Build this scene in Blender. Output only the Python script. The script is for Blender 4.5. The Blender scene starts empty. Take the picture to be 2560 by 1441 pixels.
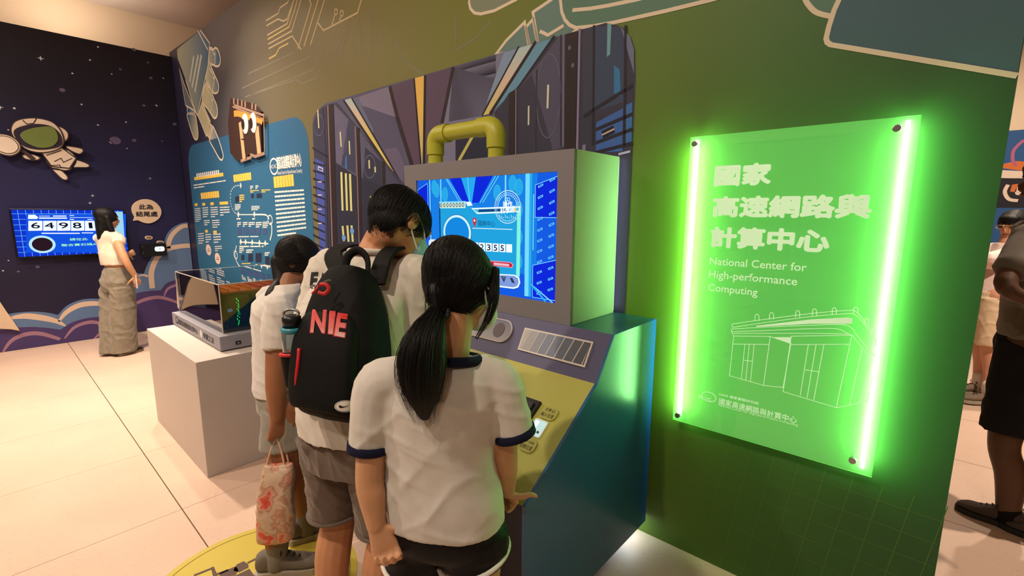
import bpy, bmesh, math, random
import numpy as np
from mathutils import Vector, Matrix, Quaternion

scene = bpy.context.scene
COL = scene.collection
random.seed(7)

# ------------------------------------------------------------------ camera
CAM_H = 1.55
FOCAL = 1173.7                      # focal length in pixels of the 2560 px wide frame
YAW, PITCH, ROLL = 0.72544, 0.15982, 0.00533
_f = Vector((-math.sin(YAW)*math.cos(PITCH), math.cos(YAW)*math.cos(PITCH), -math.sin(PITCH)))
_r0 = Vector((math.cos(YAW), math.sin(YAW), 0)); _u0 = _r0.cross(_f)
CR = _r0*math.cos(ROLL) + _u0*math.sin(ROLL)
CU = -_r0*math.sin(ROLL) + _u0*math.cos(ROLL)
CF = _f
CAM = Vector((0, 0, CAM_H))
cd = bpy.data.cameras.new('camera'); cam = bpy.data.objects.new('camera', cd); COL.objects.link(cam)
cd.sensor_fit = 'HORIZONTAL'; cd.sensor_width = 36.0; cd.lens = 36.0*FOCAL/2560.0
cd.clip_start = 0.02; cd.clip_end = 100
m = Matrix((CR, CU, -CF)).transposed().to_4x4(); m.translation = CAM
cam.matrix_world = m
scene.camera = cam

# ------------------------------------------------------------------ world, exposure, big lights
w = bpy.data.worlds.new('hall_ambient'); scene.world = w; w.use_nodes = True
w.node_tree.nodes['Background'].inputs[0].default_value = (1.0, 0.80, 0.60, 1)
w.node_tree.nodes['Background'].inputs[1].default_value = 0.03
scene.view_settings.view_transform = 'Standard'
scene.view_settings.look = 'None'
scene.view_settings.gamma = 1.0
scene.view_settings.use_curve_mapping = False
scene.view_settings.exposure = 0.0
scene.cycles.max_bounces = 6; scene.cycles.diffuse_bounces = 4; scene.cycles.glossy_bounces = 3; scene.cycles.transparent_max_bounces = 10
WARM = (1.0, 0.82, 0.645)
def disk_light(name, loc, power, size=0.16, target=None, spread=150, color=WARM):
    l = bpy.data.lights.new(name, 'AREA'); l.shape = 'DISK'; l.size = size; l.energy = power; l.color = color
    l.spread = math.radians(spread)
    o = bpy.data.objects.new(name, l); COL.objects.link(o); o.location = loc
    d = (Vector(target) - Vector(loc)) if target else Vector((0, 0, -1))
    o.rotation_euler = d.to_track_quat('-Z', 'Y').to_euler()
    return o
LIGHTS = [((-5.3, 0.55, 4.05), (-5.0, 0.4, 0), 262, 110), ((-5.3, 1.15, 4.05), (-4.2, 1.0, 0), 70, 100),
          ((-6.2, -1.4, 4.05), (-6.4, 0.6, 0.6), 195, 150), ((-3.6, -1.6, 4.05), (-3.6, -0.2, 0), 190, 150),
          ((-1.2, -1.2, 4.05), (-1.6, 1.0, 0.8), 135, 140), ((0.9, -1.8, 4.05), (0.2, 1.0, 0.6), 68, 150),
          ((-7.6, 0.9, 3.56), (-7.75, 0.95, 4.14), 26, 170), ((-7.6, -0.6, 3.56), (-7.75, -0.6, 4.14), 18, 170), ((1.6, 4.2, 4.05), (1.2, 4.6, 0), 360, 150), ((0.6, 6.4, 4.05), (0.4, 6.2, 0), 260, 150)]  # opening pair here: unseen uplights added to brighten the ceiling and upper wall
for i, (p, t, e, s) in enumerate(LIGHTS):
    disk_light('spot_or_added_uplight', p, e*0.295, 0.14, t, s)

# ------------------------------------------------------------------ pixel <-> place helpers (surveying the photograph)
def ray(x, y):
    return CR*((x-1280)/FOCAL) + CU*((720.5-y)/FOCAL) + CF
def at(x, y, d):
    return CAM + ray(x, y)*d
class Plane:
    """a real plane in the hall: origin o, in-plane axes u, v, normal n"""
    def __init__(s, o, u, v):
        s.o = Vector(o); s.u = Vector(u).normalized(); s.v = Vector(v).normalized(); s.n = s.u.cross(s.v)
    def uv(s, x, y):
        d = ray(x, y); t = s.n.dot(s.o-CAM)/s.n.dot(d); P = CAM+d*t-s.o
        return (P.dot(s.u), P.dot(s.v))
    def px(s, pts, ox=0, oy=0, k=1.0):
        return [s.uv(ox+a/k, oy+b/k) for a, b in pts]
    def w(s, u, v, h=0.0):
        return s.o + s.u*u + s.v*v + s.n*h

# ------------------------------------------------------------------ materials
def lin(c):
    c = c/255.0
    return c/12.92 if c <= 0.04045 else ((c+0.055)/1.055)**2.4
def rgb(r, g, b):
    return (lin(r), lin(g), lin(b), 1.0)
MATS = {}
def mat(name, col=None, rough=0.55, metal=0.0, spec=0.4, emit=None, estr=1.0, var=0.0, vscale=8.0, bump=0.0, bscale=60.0, sheen=0.0, alpha=None, sss=0.0, coat=0.0):
    if name in MATS: return MATS[name]
    M = bpy.data.materials.new(name); M.use_nodes = True; MATS[name] = M
    nt = M.node_tree; b = nt.nodes['Principled BSDF']
    b.inputs['Base Color'].default_value = col
    b.inputs['Roughness'].default_value = rough; b.inputs['Metallic'].default_value = metal
    b.inputs['Specular IOR Level'].default_value = spec
    if sheen: b.inputs['Sheen Weight'].default_value = sheen
    if coat: b.inputs['Coat Weight'].default_value = coat
    if sss:
        b.inputs['Subsurface Weight'].default_value = sss
        b.inputs['Subsurface Radius'].default_value = (0.012, 0.005, 0.003)
    if emit:
        b.inputs['Emission Color'].default_value = emit; b.inputs['Emission Strength'].default_value = estr
    tc = nt.nodes.new('ShaderNodeNewGeometry')
    if var:
        nz = nt.nodes.new('ShaderNodeTexNoise'); nz.inputs['Scale'].default_value = vscale; nz.inputs['Detail'].default_value = 5
        nt.links.new(tc.outputs['Position'], nz.inputs['Vector'])
        mr = nt.nodes.new('ShaderNodeMapRange'); mr.inputs['From Min'].default_value = 0.3; mr.inputs['From Max'].default_value = 0.7
        mr.inputs['To Min'].default_value = 1-var; mr.inputs['To Max'].default_value = 1+var
        nt.links.new(nz.outputs['Fac'], mr.inputs['Value'])
        hs = nt.nodes.new('ShaderNodeHueSaturation'); hs.inputs['Color'].default_value = col
        nt.links.new(mr.outputs['Result'], hs.inputs['Value'])
        nt.links.new(hs.outputs['Color'], b.inputs['Base Color'])
    if bump:
        nb = nt.nodes.new('ShaderNodeTexNoise'); nb.inputs['Scale'].default_value = bscale; nb.inputs['Detail'].default_value = 4
        nt.links.new(tc.outputs['Position'], nb.inputs['Vector'])
        bp = nt.nodes.new('ShaderNodeBump'); bp.inputs['Strength'].default_value = bump; bp.inputs['Distance'].default_value = 0.004
        nt.links.new(nb.outputs['Fac'], bp.inputs['Height']); nt.links.new(bp.outputs['Normal'], b.inputs['Normal'])
    return M
def ramp_mat(name, P, axis, stops, rough=0.6, spec=0.3, var=0.04, metal=0.0, vscale=1.2):
    """colour gradient along one axis of a plane; stops = [(coordinate, colour)]"""
    if name in MATS: return MATS[name]
    M = mat(name, stops[0][1], rough=rough, spec=spec, metal=metal)
    nt = M.node_tree; b = nt.nodes['Principled BSDF']
    g = nt.nodes.new('ShaderNodeNewGeometry')
    sub = nt.nodes.new('ShaderNodeVectorMath'); sub.operation = 'SUBTRACT'; sub.inputs[1].default_value = P.o
    nt.links.new(g.outputs['Position'], sub.inputs[0])
    dot = nt.nodes.new('ShaderNodeVectorMath'); dot.operation = 'DOT_PRODUCT'; dot.inputs[1].default_value = axis
    nt.links.new(sub.outputs['Vector'], dot.inputs[0])
    mr = nt.nodes.new('ShaderNodeMapRange'); a, z = stops[0][0], stops[-1][0]
    mr.inputs['From Min'].default_value = a; mr.inputs['From Max'].default_value = z
    nt.links.new(dot.outputs['Value'], mr.inputs['Value'])
    cr = nt.nodes.new('ShaderNodeValToRGB'); nt.links.new(mr.outputs['Result'], cr.inputs['Fac'])
    el = cr.color_ramp.elements
    while len(el) < len(stops): el.new(0.5)
    for e, (p, c) in zip(el, stops): e.position = (p-a)/(z-a); e.color = c
    nz = nt.nodes.new('ShaderNodeTexNoise'); nz.inputs['Scale'].default_value = vscale; nz.inputs['Detail'].default_value = 4
    nt.links.new(g.outputs['Position'], nz.inputs['Vector'])
    m2 = nt.nodes.new('ShaderNodeMapRange'); m2.inputs['To Min'].default_value = 1-var; m2.inputs['To Max'].default_value = 1+var
    nt.links.new(nz.outputs['Fac'], m2.inputs['Value'])
    hs = nt.nodes.new('ShaderNodeHueSaturation'); nt.links.new(cr.outputs['Color'], hs.inputs['Color'])
    nt.links.new(m2.outputs['Result'], hs.inputs['Value']); nt.links.new(hs.outputs['Color'], b.inputs['Base Color'])
    return M
def emis(name, col, strength=1.0):
    if name in MATS: return MATS[name]
    M = bpy.data.materials.new(name); M.use_nodes = True; MATS[name] = M
    nt = M.node_tree; nt.nodes.remove(nt.nodes['Principled BSDF'])
    e = nt.nodes.new('ShaderNodeEmission'); e.inputs[0].default_value = col; e.inputs[1].default_value = strength
    nt.links.new(e.outputs[0], nt.nodes['Material Output'].inputs[0])
    return M
def clear_mat(name, tint=(1, 1, 1, 1), refl=0.08, haze=0.0, hazecol=(1, 1, 1, 1), rough=0.02, glow=None):
    """clear acrylic: see-through sheet with a mirror-like sheen and a little milky haze"""
    if name in MATS: return MATS[name]
    M = bpy.data.materials.new(name); M.use_nodes = True; MATS[name] = M
    nt = M.node_tree; nt.nodes.remove(nt.nodes['Principled BSDF'])
    tr = nt.nodes.new('ShaderNodeBsdfTransparent'); tr.inputs[0].default_value = tint
    gl = nt.nodes.new('ShaderNodeBsdfGlossy'); gl.inputs['Roughness'].default_value = rough
    fr = nt.nodes.new('ShaderNodeFresnel'); fr.inputs[0].default_value = 1.45
    mx = nt.nodes.new('ShaderNodeMixShader'); ml = nt.nodes.new('ShaderNodeMath'); ml.operation = 'MULTIPLY'; ml.inputs[1].default_value = refl/0.04
    nt.links.new(fr.outputs[0], ml.inputs[0]); ml.use_clamp = True
    nt.links.new(ml.outputs[0], mx.inputs[0]); nt.links.new(tr.outputs[0], mx.inputs[1]); nt.links.new(gl.outputs[0], mx.inputs[2])
    last = mx
    if haze:
        df = nt.nodes.new('ShaderNodeBsdfTranslucent'); df.inputs[0].default_value = hazecol
        m2 = nt.nodes.new('ShaderNodeMixShader'); m2.inputs[0].default_value = haze
        nt.links.new(mx.outputs[0], m2.inputs[1]); nt.links.new(df.outputs[0], m2.inputs[2]); last = m2
    if glow:                                            # edge-lit sheet: light led through the acrylic leaves its face evenly
        em = nt.nodes.new('ShaderNodeEmission'); em.inputs[0].default_value = glow; em.inputs[1].default_value = 1.0
        ad = nt.nodes.new('ShaderNodeAddShader'); nt.links.new(last.outputs[0], ad.inputs[0]); nt.links.new(em.outputs[0], ad.inputs[1]); last = ad
    nt.links.new(last.outputs[0], nt.nodes['Material Output'].inputs[0])
    return M

# ------------------------------------------------------------------ object helpers
def tag(o, label=None, cat=None, group=None, kind=None):
    if label: o['label'] = label
    if cat: o['category'] = cat
    if group: o['group'] = group
    if kind: o['kind'] = kind
    return o
def empty(name, loc, label=None, cat=None, group=None):
    o = bpy.data.objects.new(name, None); COL.objects.link(o); o.location = loc; o.empty_display_size = 0.05
    return tag(o, label, cat, group)
def link(name, me, parent=None, mats=None):
    """link a mesh given in world coordinates; under a parent it is moved into the parent's frame"""
    o = bpy.data.objects.new(name, me); COL.objects.link(o)
    if mats:
        for mm in (mats if isinstance(mats, (list, tuple)) else [mats]): me.materials.append(mm)
    if parent:
        base = parent; off = Vector((0, 0, 0))
        while base: off = off + base.location; base = base.parent
        me.transform(Matrix.Translation(-off)); o.parent = parent
    return o
def obj(name, bm, mats=None, parent=None, smooth=False):
    me = bpy.data.meshes.new(name); bmesh.ops.recalc_face_normals(bm, faces=bm.faces[:]) if smooth is not None else None
    bm.to_mesh(me); bm.free()
    if smooth:
        for p in me.polygons: p.use_smooth = True
    return link(name, me, parent, mats)
def add_hull(bm, pts8, mi=0):
    v = [bm.verts.new(p) for p in pts8]
    for q in ((0, 3, 2, 1), (4, 5, 6, 7), (0, 1, 5, 4), (1, 2, 6, 5), (2, 3, 7, 6), (3, 0, 4, 7)):
        f = bm.faces.new([v[i] for i in q]); f.material_index = mi
def add_box(bm, x0, y0, z0, x1, y1, z1, bev=0.0, mi=0):
    b2 = bmesh.new()
    add_hull(b2, [(x0, y0, z0), (x1, y0, z0), (x1, y1, z0), (x0, y1, z0), (x0, y0, z1), (x1, y0, z1), (x1, y1, z1), (x0, y1, z1)], mi)
    if bev: bmesh.ops.bevel(b2, geom=b2.edges[:], offset=bev, segments=2, affect='EDGES', profile=0.5)
    merge(bm, b2)
def merge(bm, b2):
    me = bpy.data.meshes.new('tmp'); b2.to_mesh(me); b2.free(); bm.from_mesh(me); bpy.data.meshes.remove(me)
def box(name, x0, y0, z0, x1, y1, z1, mats, parent=None, bev=0.0):
    bm = bmesh.new(); add_box(bm, x0, y0, z0, x1, y1, z1, bev); return obj(name, bm, mats, parent)
def add_prism(bm, P, pts, h0, h1, bev=0.0, mi=0):
    """outline pts (u,v) on plane P extruded from height h0 to h1 along its normal"""
    b2 = bmesh.new()
    a = [b2.verts.new(P.w(u, v, h0)) for u, v in pts]; b = [b2.verts.new(P.w(u, v, h1)) for u, v in pts]
    n = len(pts)
    f0 = b2.faces.new(a); f1 = b2.faces.new(b[::-1])
    for i in range(n): b2.faces.new((a[i], b[i], b[(i+1) % n], a[(i+1) % n]))
    for f in b2.faces: f.material_index = mi
    bmesh.ops.recalc_face_normals(b2, faces=b2.faces[:])
    if bev:
        es = [e for e in b2.edges if e.verts[0] in b and e.verts[1] in b]
        bmesh.ops.bevel(b2, geom=es, offset=bev, segments=2, affect='EDGES', profile=0.5)
    bmesh.ops.triangulate(b2, faces=[f for f in b2.faces if len(f.verts) > 4])
    merge(bm, b2)
def prism(name, P, pts, h0, h1, mats, parent=None, bev=0.0):
    bm = bmesh.new(); add_prism(bm, P, pts, h0, h1, bev); return obj(name, bm, mats, parent)
def rrect(u0, v0, u1, v1, r, seg=8):
    out = []
    for cx, cy, a in ((u1-r, v1-r, 0), (u0+r, v1-r, 90), (u0+r, v0+r, 180), (u1-r, v0+r, 270)):
        for k in range(seg+1):
            t = math.radians(a+90*k/seg); out.append((cx+r*math.cos(t), cy+r*math.sin(t)))
    return out
def ell(cu, cv, a, b, n=32, t0=0, t1=360):
    return [(cu+a*math.cos(math.radians(t0+(t1-t0)*k/n)), cv+b*math.sin(math.radians(t0+(t1-t0)*k/n))) for k in range(n if t1-t0 == 360 else n+1)]
def crv(pts, seg=6, closed=False):
    """Catmull-Rom through points of any dimension"""
    p = [np.array(q, float) for q in pts]; n = len(p); out = []
    rng = range(n) if closed else range(n-1)
    for i in rng:
        p0 = p[(i-1) % n] if (closed or i > 0) else p[0]; p1 = p[i]; p2 = p[(i+1) % n]
        p3 = p[(i+2) % n] if (closed or i+2 < n) else p[-1]
        for k in range(seg):
            t = k/seg
            out.append(tuple(0.5*((2*p1)+(-p0+p2)*t+(2*p0-5*p1+4*p2-p3)*t*t+(-p0+3*p1-3*p2+p3)*t**3)))
    if not closed: out.append(tuple(p[-1]))
    return out
class Art:
    """flat print on a plane: filled outlines and line work in one mesh with several inks"""
    def __init__(s, P): s.P = P; s.bm = bmesh.new(); s.m = []
    def mi(s, M):
        if M not in s.m: s.m.append(M)
        return s.m.index(M)
    def fill(s, pts, M, h):
        b2 = bmesh.new()
        f = b2.faces.new([b2.verts.new(s.P.w(u, v, h*0.0005+0.0006)) for u, v in pts])
        f.normal_update()
        if f.normal.dot(s.P.n) < 0: f.normal_flip()
        if len(pts) > 4: bmesh.ops.triangulate(b2, faces=b2.faces[:])
        k = s.mi(M)
        for f in b2.faces: f.material_index = k
        merge(s.bm, b2)
    def line(s, pts, wd, M, h, closed=False):
        p = [np.array(q, float) for q in pts]; n = len(p); k = s.mi(M)
        if closed: p = p+[p[0]]; n += 1
        L = []; Rr = []
        for i in range(n):
            a = p[i-1] if i > 0 else (p[n-2] if closed else None); c = p[i+1] if i < n-1 else (p[1] if closed else None)
            d1 = None if a is None else (p[i]-a)/(np.linalg.norm(p[i]-a)+1e-9)
            d2 = None if c is None else (c-p[i])/(np.linalg.norm(c-p[i])+1e-9)
            t = d1 if d2 is None else d2 if d1 is None else d1+d2
            t = t/(np.linalg.norm(t)+1e-9); nn = np.array([-t[1], t[0]])
            m = 1.0
            if d1 is not None and d2 is not None:
                c2 = max(0.35, abs(np.dot(nn, np.array([-d1[1], d1[0]])))); m = 1/c2
            wv = wd[min(i, len(wd)-1)] if isinstance(wd, (list, tuple)) else wd
            L.append(p[i]+nn*wv*0.5*m); Rr.append(p[i]-nn*wv*0.5*m)
        vl = [s.bm.verts.new(s.P.w(q[0], q[1], h*0.0005+0.0006)) for q in L]
        vr = [s.bm.verts.new(s.P.w(q[0], q[1], h*0.0005+0.0006)) for q in Rr]
        for i in range(n-1):
            f = s.bm.faces.new((vl[i], vr[i], vr[i+1], vl[i+1])); f.material_index = k
    def done(s, name, parent=None, label=None):
        me = bpy.data.meshes.new(name); s.bm.to_mesh(me); s.bm.free()
        o = link(name, me, parent, s.m)
        if label: o['label'] = label
        return o
def text_mesh(s, bold=0.0, extrude=0.0, shear=0.0, spacing=1.0):
    c = bpy.data.curves.new('txt', 'FONT'); c.body = s; c.size = 1.0; c.offset = bold; c.extrude = extrude; c.shear = shear
    c.space_character = spacing; c.resolution_u = 3; c.fill_mode = 'BOTH' if extrude else 'FRONT'
    o = bpy.data.objects.new('txt', c); COL.objects.link(o)
    dg = bpy.context.evaluated_depsgraph_get(); me = bpy.data.meshes.new_from_object(o.evaluated_get(dg))
    bpy.data.objects.remove(o); bpy.data.curves.remove(c)
    return me
def text(name, s, P, u0, v0, u1, v1, M, parent=None, bold=0.0, h=0.001, extrude=0.0, shear=0.0, skew=0.0, lab=None, fat=0.0):
    """lettering fitted to the box (u0,v0)-(u1,v1) of plane P; keeps proportions when u1 is None"""
    me = text_mesh(s, bold, extrude, shear)
    n = len(me.vertices); co = np.empty(n*3); me.vertices.foreach_get('co', co); co = co.reshape(-1, 3)
    mn, mx = co.min(0), co.max(0); sv = (v1-v0)/(mx[1]-mn[1]); su = sv if u1 is None else (u1-u0)/(mx[0]-mn[0])
    out = np.empty_like(co)
    for i in range(n):
        uu = u0+(co[i, 0]-mn[0])*su; vv = v0+(co[i, 1]-mn[1])*sv + skew*(uu-u0)
        p = P.w(uu, vv, h+(co[i, 2]+extrude)*sv); out[i] = p
    me.vertices.foreach_set('co', out.ravel()); me.name = name; me.update()
    if fat:                                             # heavy strokes: the glyph laid down again a little to every side
        bm = bmesh.new(); 
        for k in range(8):
            b2 = bmesh.new(); b2.from_mesh(me); t = k*math.pi/4
            bmesh.ops.translate(b2, verts=b2.verts[:], vec=(P.u*math.cos(t)+P.v*math.sin(t))*fat*(v1-v0)+P.n*0.00001*k); merge(bm, b2)
        bm.to_mesh(me); bm.free()
    o = link(name, me, parent, M)
    if lab: o['label'] = lab
    return o
def tube(path, rad, n=12, cap=True, bm=None, flat=1.0):
    """swept tube through 3D points; rad one value or one per point"""
    bm = bm or bmesh.new(); p = [Vector(q) for q in path]; k = len(p); rings = []
    t0 = (p[1]-p[0]).normalized(); a = t0.orthogonal().normalized()
    for i in range(k):
        t = ((p[min(i+1, k-1)]-p[max(i-1, 0)])).normalized()
        a = (a-t*a.dot(t)).normalized(); b = t.cross(a)
        r = rad[i] if isinstance(rad, (list, tuple)) else rad
        rings.append([bm.verts.new(p[i]+(a*math.cos(2*math.pi*j/n)+b*math.sin(2*math.pi*j/n)*flat)*r) for j in range(n)])
    for i in range(k-1):
        for j in range(n): bm.faces.new((rings[i][j], rings[i][(j+1) % n], rings[i+1][(j+1) % n], rings[i+1][j]))
    if cap: bm.faces.new(rings[0][::-1]); bm.faces.new(rings[-1])
    return bm

# ================================================================== THE HALL
ANG = math.atan(0.12/6.71)
WALL = Plane((-0.72, 2.0, 0), (math.cos(ANG), math.sin(ANG), 0), (0, 0, 1))
LEFT = Plane((-7.5, 0, 0), (0, 1, 0), (0, 0, 1))
WALL_H = 3.55
tint = lambda n, r, g, b: rgb(r*0.92, g*0.97, min(255, b*1.10)) if n.startswith('mural_') else rgb(r, g, b)
I = lambda n, r, g, b, rough=0.6: mat('ink_'+n, tint(n, r, g, b), rough=rough, spec=0.3, var=0.03, vscale=3)
CREAM = I('cream', 214, 200, 178)
BLACK = I('black', 22, 18, 22)

# floor: mortar bed and separate stone tiles
bm = bmesh.new(); add_box(bm, -8.3, -6.0, -0.12, 5.2, 9.2, -0.008)
floor = tag(obj('floor', bm, mat('tile_grout', rgb(96, 76, 54), rough=0.9)), kind='structure')
stone = mat('pale_stone_tile', rgb(212, 183, 163), rough=0.42, spec=0.35, var=0.05, vscale=2.2)
nt = stone.node_tree
nz = nt.nodes.new('ShaderNodeTexNoise'); nz.inputs['Scale'].default_value = 55; nz.inputs['Detail'].default_value = 6
gm = nt.nodes.new('ShaderNodeNewGeometry'); nt.links.new(gm.outputs['Position'], nz.inputs['Vector'])
crn = nt.nodes.new('ShaderNodeValToRGB'); crn.color_ramp.elements[0].position = 0.28; crn.color_ramp.elements[0].color = (0.62, 0.57, 0.5, 1)
crn.color_ramp.elements[1].position = 0.42; crn.color_ramp.elements[1].color = (1, 1, 1, 1)
nt.links.new(nz.outputs['Fac'], crn.inputs['Fac'])
mx = nt.nodes.new('ShaderNodeMixRGB'); mx.blend_type = 'MULTIPLY'; mx.inputs[0].default_value = 0.35
bs = nt.nodes['Principled BSDF']; src = bs.inputs['Base Color'].links[0].from_socket
nt.links.new(src, mx.inputs[1]); nt.links.new(crn.outputs['Color'], mx.inputs[2]); nt.links.new(mx.outputs[0], bs.inputs['Base Color'])
TS = 0.862; bm = bmesh.new(); add_box(bm, 0.0012, 0.0024, -0.008, TS-0.0012, TS-0.0024, 0.0, 0.001)
tile_me = bpy.data.meshes.new('floor_tile'); bm.to_mesh(tile_me); bm.free(); tile_me.materials.append(stone)
for i in range(-7, 5):
    for j in range(-4, 10):
        x = -2.785+TS*i; y = 0.537+TS*j
        if x < -8.3 or x > 4.2: continue
        o = bpy.data.objects.new('floor_tile', tile_me); COL.objects.link(o); o.parent = floor; o.location = (x, y, 0)

# ceiling, far walls, wall cap
cream_wall = mat('warm_white_plaster', rgb(226, 206, 180), rough=0.8, spec=0.2, var=0.02, vscale=1.5, bump=0.03, bscale=90)
tag(box('ceiling', -8.4, -6.1, 4.14, 5.3, 9.3, 4.24, mat('ceiling_paint', rgb(228, 212, 204), rough=0.85, spec=0.2, var=0.02)), kind='structure')
tag(box('wall_far_left', -8.4, -6.1, 0, -8.25, 9.3, 4.14, cream_wall), kind='structure')
tag(box('wall_behind', -8.25, -6.15, 0, 5.3, -6.0, 4.14, cream_wall), kind='structure')
tag(box('wall_right', 5.15, -6.0, 0, 5.3, 9.3, 4.14, cream_wall), kind='structure')
BACK = Plane((0, 8.2, 0), (1, 0, 0), (0, 0, 1))
wall_back = tag(box('wall_back', -8.25, 8.2, 0, 5.15, 8.35, 4.14, cream_wall), kind='structure')

# ------------------------------------------------------------------ main mural wall
G = lambda r, g, b: rgb(r, g, b)
wall_print = ramp_mat('navy_to_green_print', WALL, tuple(WALL.u),
    [(-6.84, G(32, 30, 58)), (-6.0, G(45, 43, 66)), (-4.9, G(80, 77, 80)), (-3.9, G(106, 99, 80)), (-2.6, G(116, 108, 62)), (-1.4, G(106, 112, 38)), (-0.2, G(84, 110, 34)), (0.3, G(62, 100, 42)), (0.86, G(44, 82, 46))], rough=0.5, var=0.03)
bm = bmesh.new(); add_prism(bm, WALL, [(-6.85, 0), (0.856, 0), (0.856, WALL_H), (-6.85, WALL_H)], -0.16, 0)
wall_main = tag(obj('wall_main', bm, [wall_print]), kind='structure')

# faint printed floor grid on the lower green part
A = Art(WALL); gl = I('grid_green', 78, 112, 46)
for k in range(13): A.line([(-0.24+k*0.085, 0.02), (-0.16+k*0.085, 0.60)], 0.0025, gl, 0)
for k in range(7): A.line([(-0.28, 0.06+k*0.085), (0.85, 0.03+k*0.085)], 0.0025, gl, 0)
A.done('grid_print', wall_main, 'faint pale grid lines printed near the floor')

# robot hand, left
k1 = (0, 0, 3.0016); k6 = (430, 120, 4.8); kC = (420, 0, 3.122); kB = (1140, 0, 3.43); kA = (780, 160, 4.2375); kD = (1960, 0, 3.4317)
A = Art(WALL); W = lambda pts, k: WALL.px(pts, *k)
def hgrad(nm, p0, p1, c0, c1):
    a, b = WALL.uv(*p0), WALL.uv(*p1); d = Vector((b[0]-a[0], b[1]-a[1])); L = d.length; d /= L
    ax = WALL.u*d.x+WALL.v*d.y; s0 = a[0]*d.x+a[1]*d.y
    return ramp_mat(nm, WALL, tuple(ax), [(s0, c0), (s0+L, c1)], var=0.03)
hb = hgrad('hand_palm_print', (455, 200), (525, 150), rgb(150, 152, 132), rgb(44, 84, 118))
hf = hgrad('hand_finger_print', (520, 250), (555, 240), rgb(176, 172, 140), rgb(34, 84, 124))
hf2 = hgrad('hand_finger_tip_print', (492, 330), (470, 300), rgb(172, 168, 140), rgb(34, 78, 118))
hf3 = hgrad('hand_index_print', (530, 370), (548, 360), rgb(176, 166, 140), rgb(58, 112, 150))
def shape(pts, k, M, h, wd=0.02, ink=CREAM, sm=False):
    q = W(pts, k); q = crv(q, 5, True) if sm else q
    A.fill(q, M, h)
    if wd: A.line(q, wd, ink, h+1, True)
shape([(180, 700), (265, 745), (275, 795), (188, 790)], k6, hf2, 1)
shape(crv([(185, 795), (275, 800), (300, 900), (315, 1020), (308, 1085), (290, 1100), (265, 1080), (235, 1000), (205, 900)], 4, True), k6, hf2, 1)
for pts in ([(455, 0), (500, 20), (515, 0), (548, 15), (575, 90), (582, 150), (570, 205), (540, 222), (500, 205), (445, 165)],
            [(445, 175), (480, 250), (520, 340), (550, 410), (562, 470), (550, 530), (515, 545), (485, 520), (410, 400)],
            [(410, 410), (470, 500), (500, 600), (535, 680), (547, 760), (540, 820), (515, 845), (490, 825), (430, 730), (365, 625)]):
    shape(crv(pts, 3, True), k6, hf, 1)
for ln in ([(515, 210), (520, 60), (510, 85), (490, 30), (455, 10)], [(488, 510), (515, 345), (497, 370), (490, 310), (450, 245)], [(465, 790), (492, 610), (480, 640), (470, 580), (410, 460)]):
    A.line(W(ln, k6), 0.014, CREAM, 3)
shape([(365, 640), (400, 740), (460, 880), (455, 910), (415, 1060), (315, 815)], k6, hf, 1)
shape([(455, 905), (490, 950), (455, 1090), (425, 1045)], k6, hf3, 1)
shape(crv([(488, 940), (530, 1020), (575, 1140), (610, 1260), (615, 1310), (598, 1345), (565, 1320), (510, 1220), (450, 1105), (470, 1020)], 4, True), k6, hf3, 1)
A.line(W([(355, 690), (440, 870), (440, 910)], k6), 0.014, CREAM, 3)
shape([(90, 250), (165, 690), (265, 745), (305, 815), (230, 640), (150, 440)], k6, I('hand_dark', 92, 104, 108), 2, 0.014)
palm = W([(1330, 372), (1505, 222), (1575, 325), (1563, 490), (1482, 868), (1455, 800), (1395, 600), (1335, 440)], k1)
palm = [(u, min(v, WALL_H-0.005)) for u, v in palm]
A.fill(palm, hb, 3); A.line(palm[1:7], 0.016, CREAM, 4)
pale = I('hand_highlight', 176, 180, 172)
for q in ([(265, 100), (215, 410)], [(318, 85), (243, 475)], [(355, 85), (277, 530)]):
    A.line(W(q, k6), 0.045, pale, 4)
A.line(W([(1487, 232), (1562, 375)], k1), 0.016, CREAM, 5)
A.done('robot_hand_print', wall_main, 'blue robot hand with cream outlines printed pointing down')

# circuit traces
A = Art(WALL); ct = I('circuit_cream', 186, 168, 128); cf = I('circuit_faint', 122, 118, 98); cg = I('circuit_gold', 196, 172, 104)
for i, q in enumerate(([(765, 162), (860, 105), (875, 60), (935, 20), (950, -30)], [(768, 202), (860, 148), (900, 165), (930, 150), (965, 50), (990, -30)], [(775, 275), (930, 185), (990, -20)],
          [(778, 308), (945, 210), (990, 70), (1015, -20)], [(782, 345), (965, 242), (1045, -20)], [(785, 380), (970, 282), (1040, 388)], [(788, 458), (840, 430), (870, 375), (940, 338)],
          [(1015, 380), (1118, 35), (1105, 0), (1090, -30)], [(1062, 360), (1178, -20)], [(1112, 350), (1228, -20)], [(1170, 178), (1215, 238), (1480, 100), (1515, -20)], [(1280, 195), (1305, 108)], [(1340, 160), (1352, 122)])):
    A.line(W(q, kC), 0.013, cg if i in (3, 6, 8) else ct, 0)
for c in ((1311, 92), (1357, 104)):
    A.line([tuple(p) for p in crv(W([(c[0]+12*math.cos(t), c[1]+22*math.sin(t)) for t in np.linspace(0, 6.28, 9)[:-1]], kC), 3, True)], 0.010, ct, 0, True)
for q in ([(620, 580), (980, 410)], [(580, 690), (640, 660), (1110, 440)], [(600, 760), (1130, 545), (1210, 370)], [(640, 745), (1000, 622), (1050, 650), (1160, 610), (1240, 400)], [(1280, 500), (1300, 420), (1390, 240)],
          [(1340, 450), (1400, 250)], [(1450, 460), (1435, 260)], [(1520, 480), (1490, 130)], [(1600, 470), (1580, 60)], [(1690, 430), (1660, 150)], [(2245, 380), (2250, 90)]):
    A.line(W(q, kC), 0.010, cf, 0)
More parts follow.
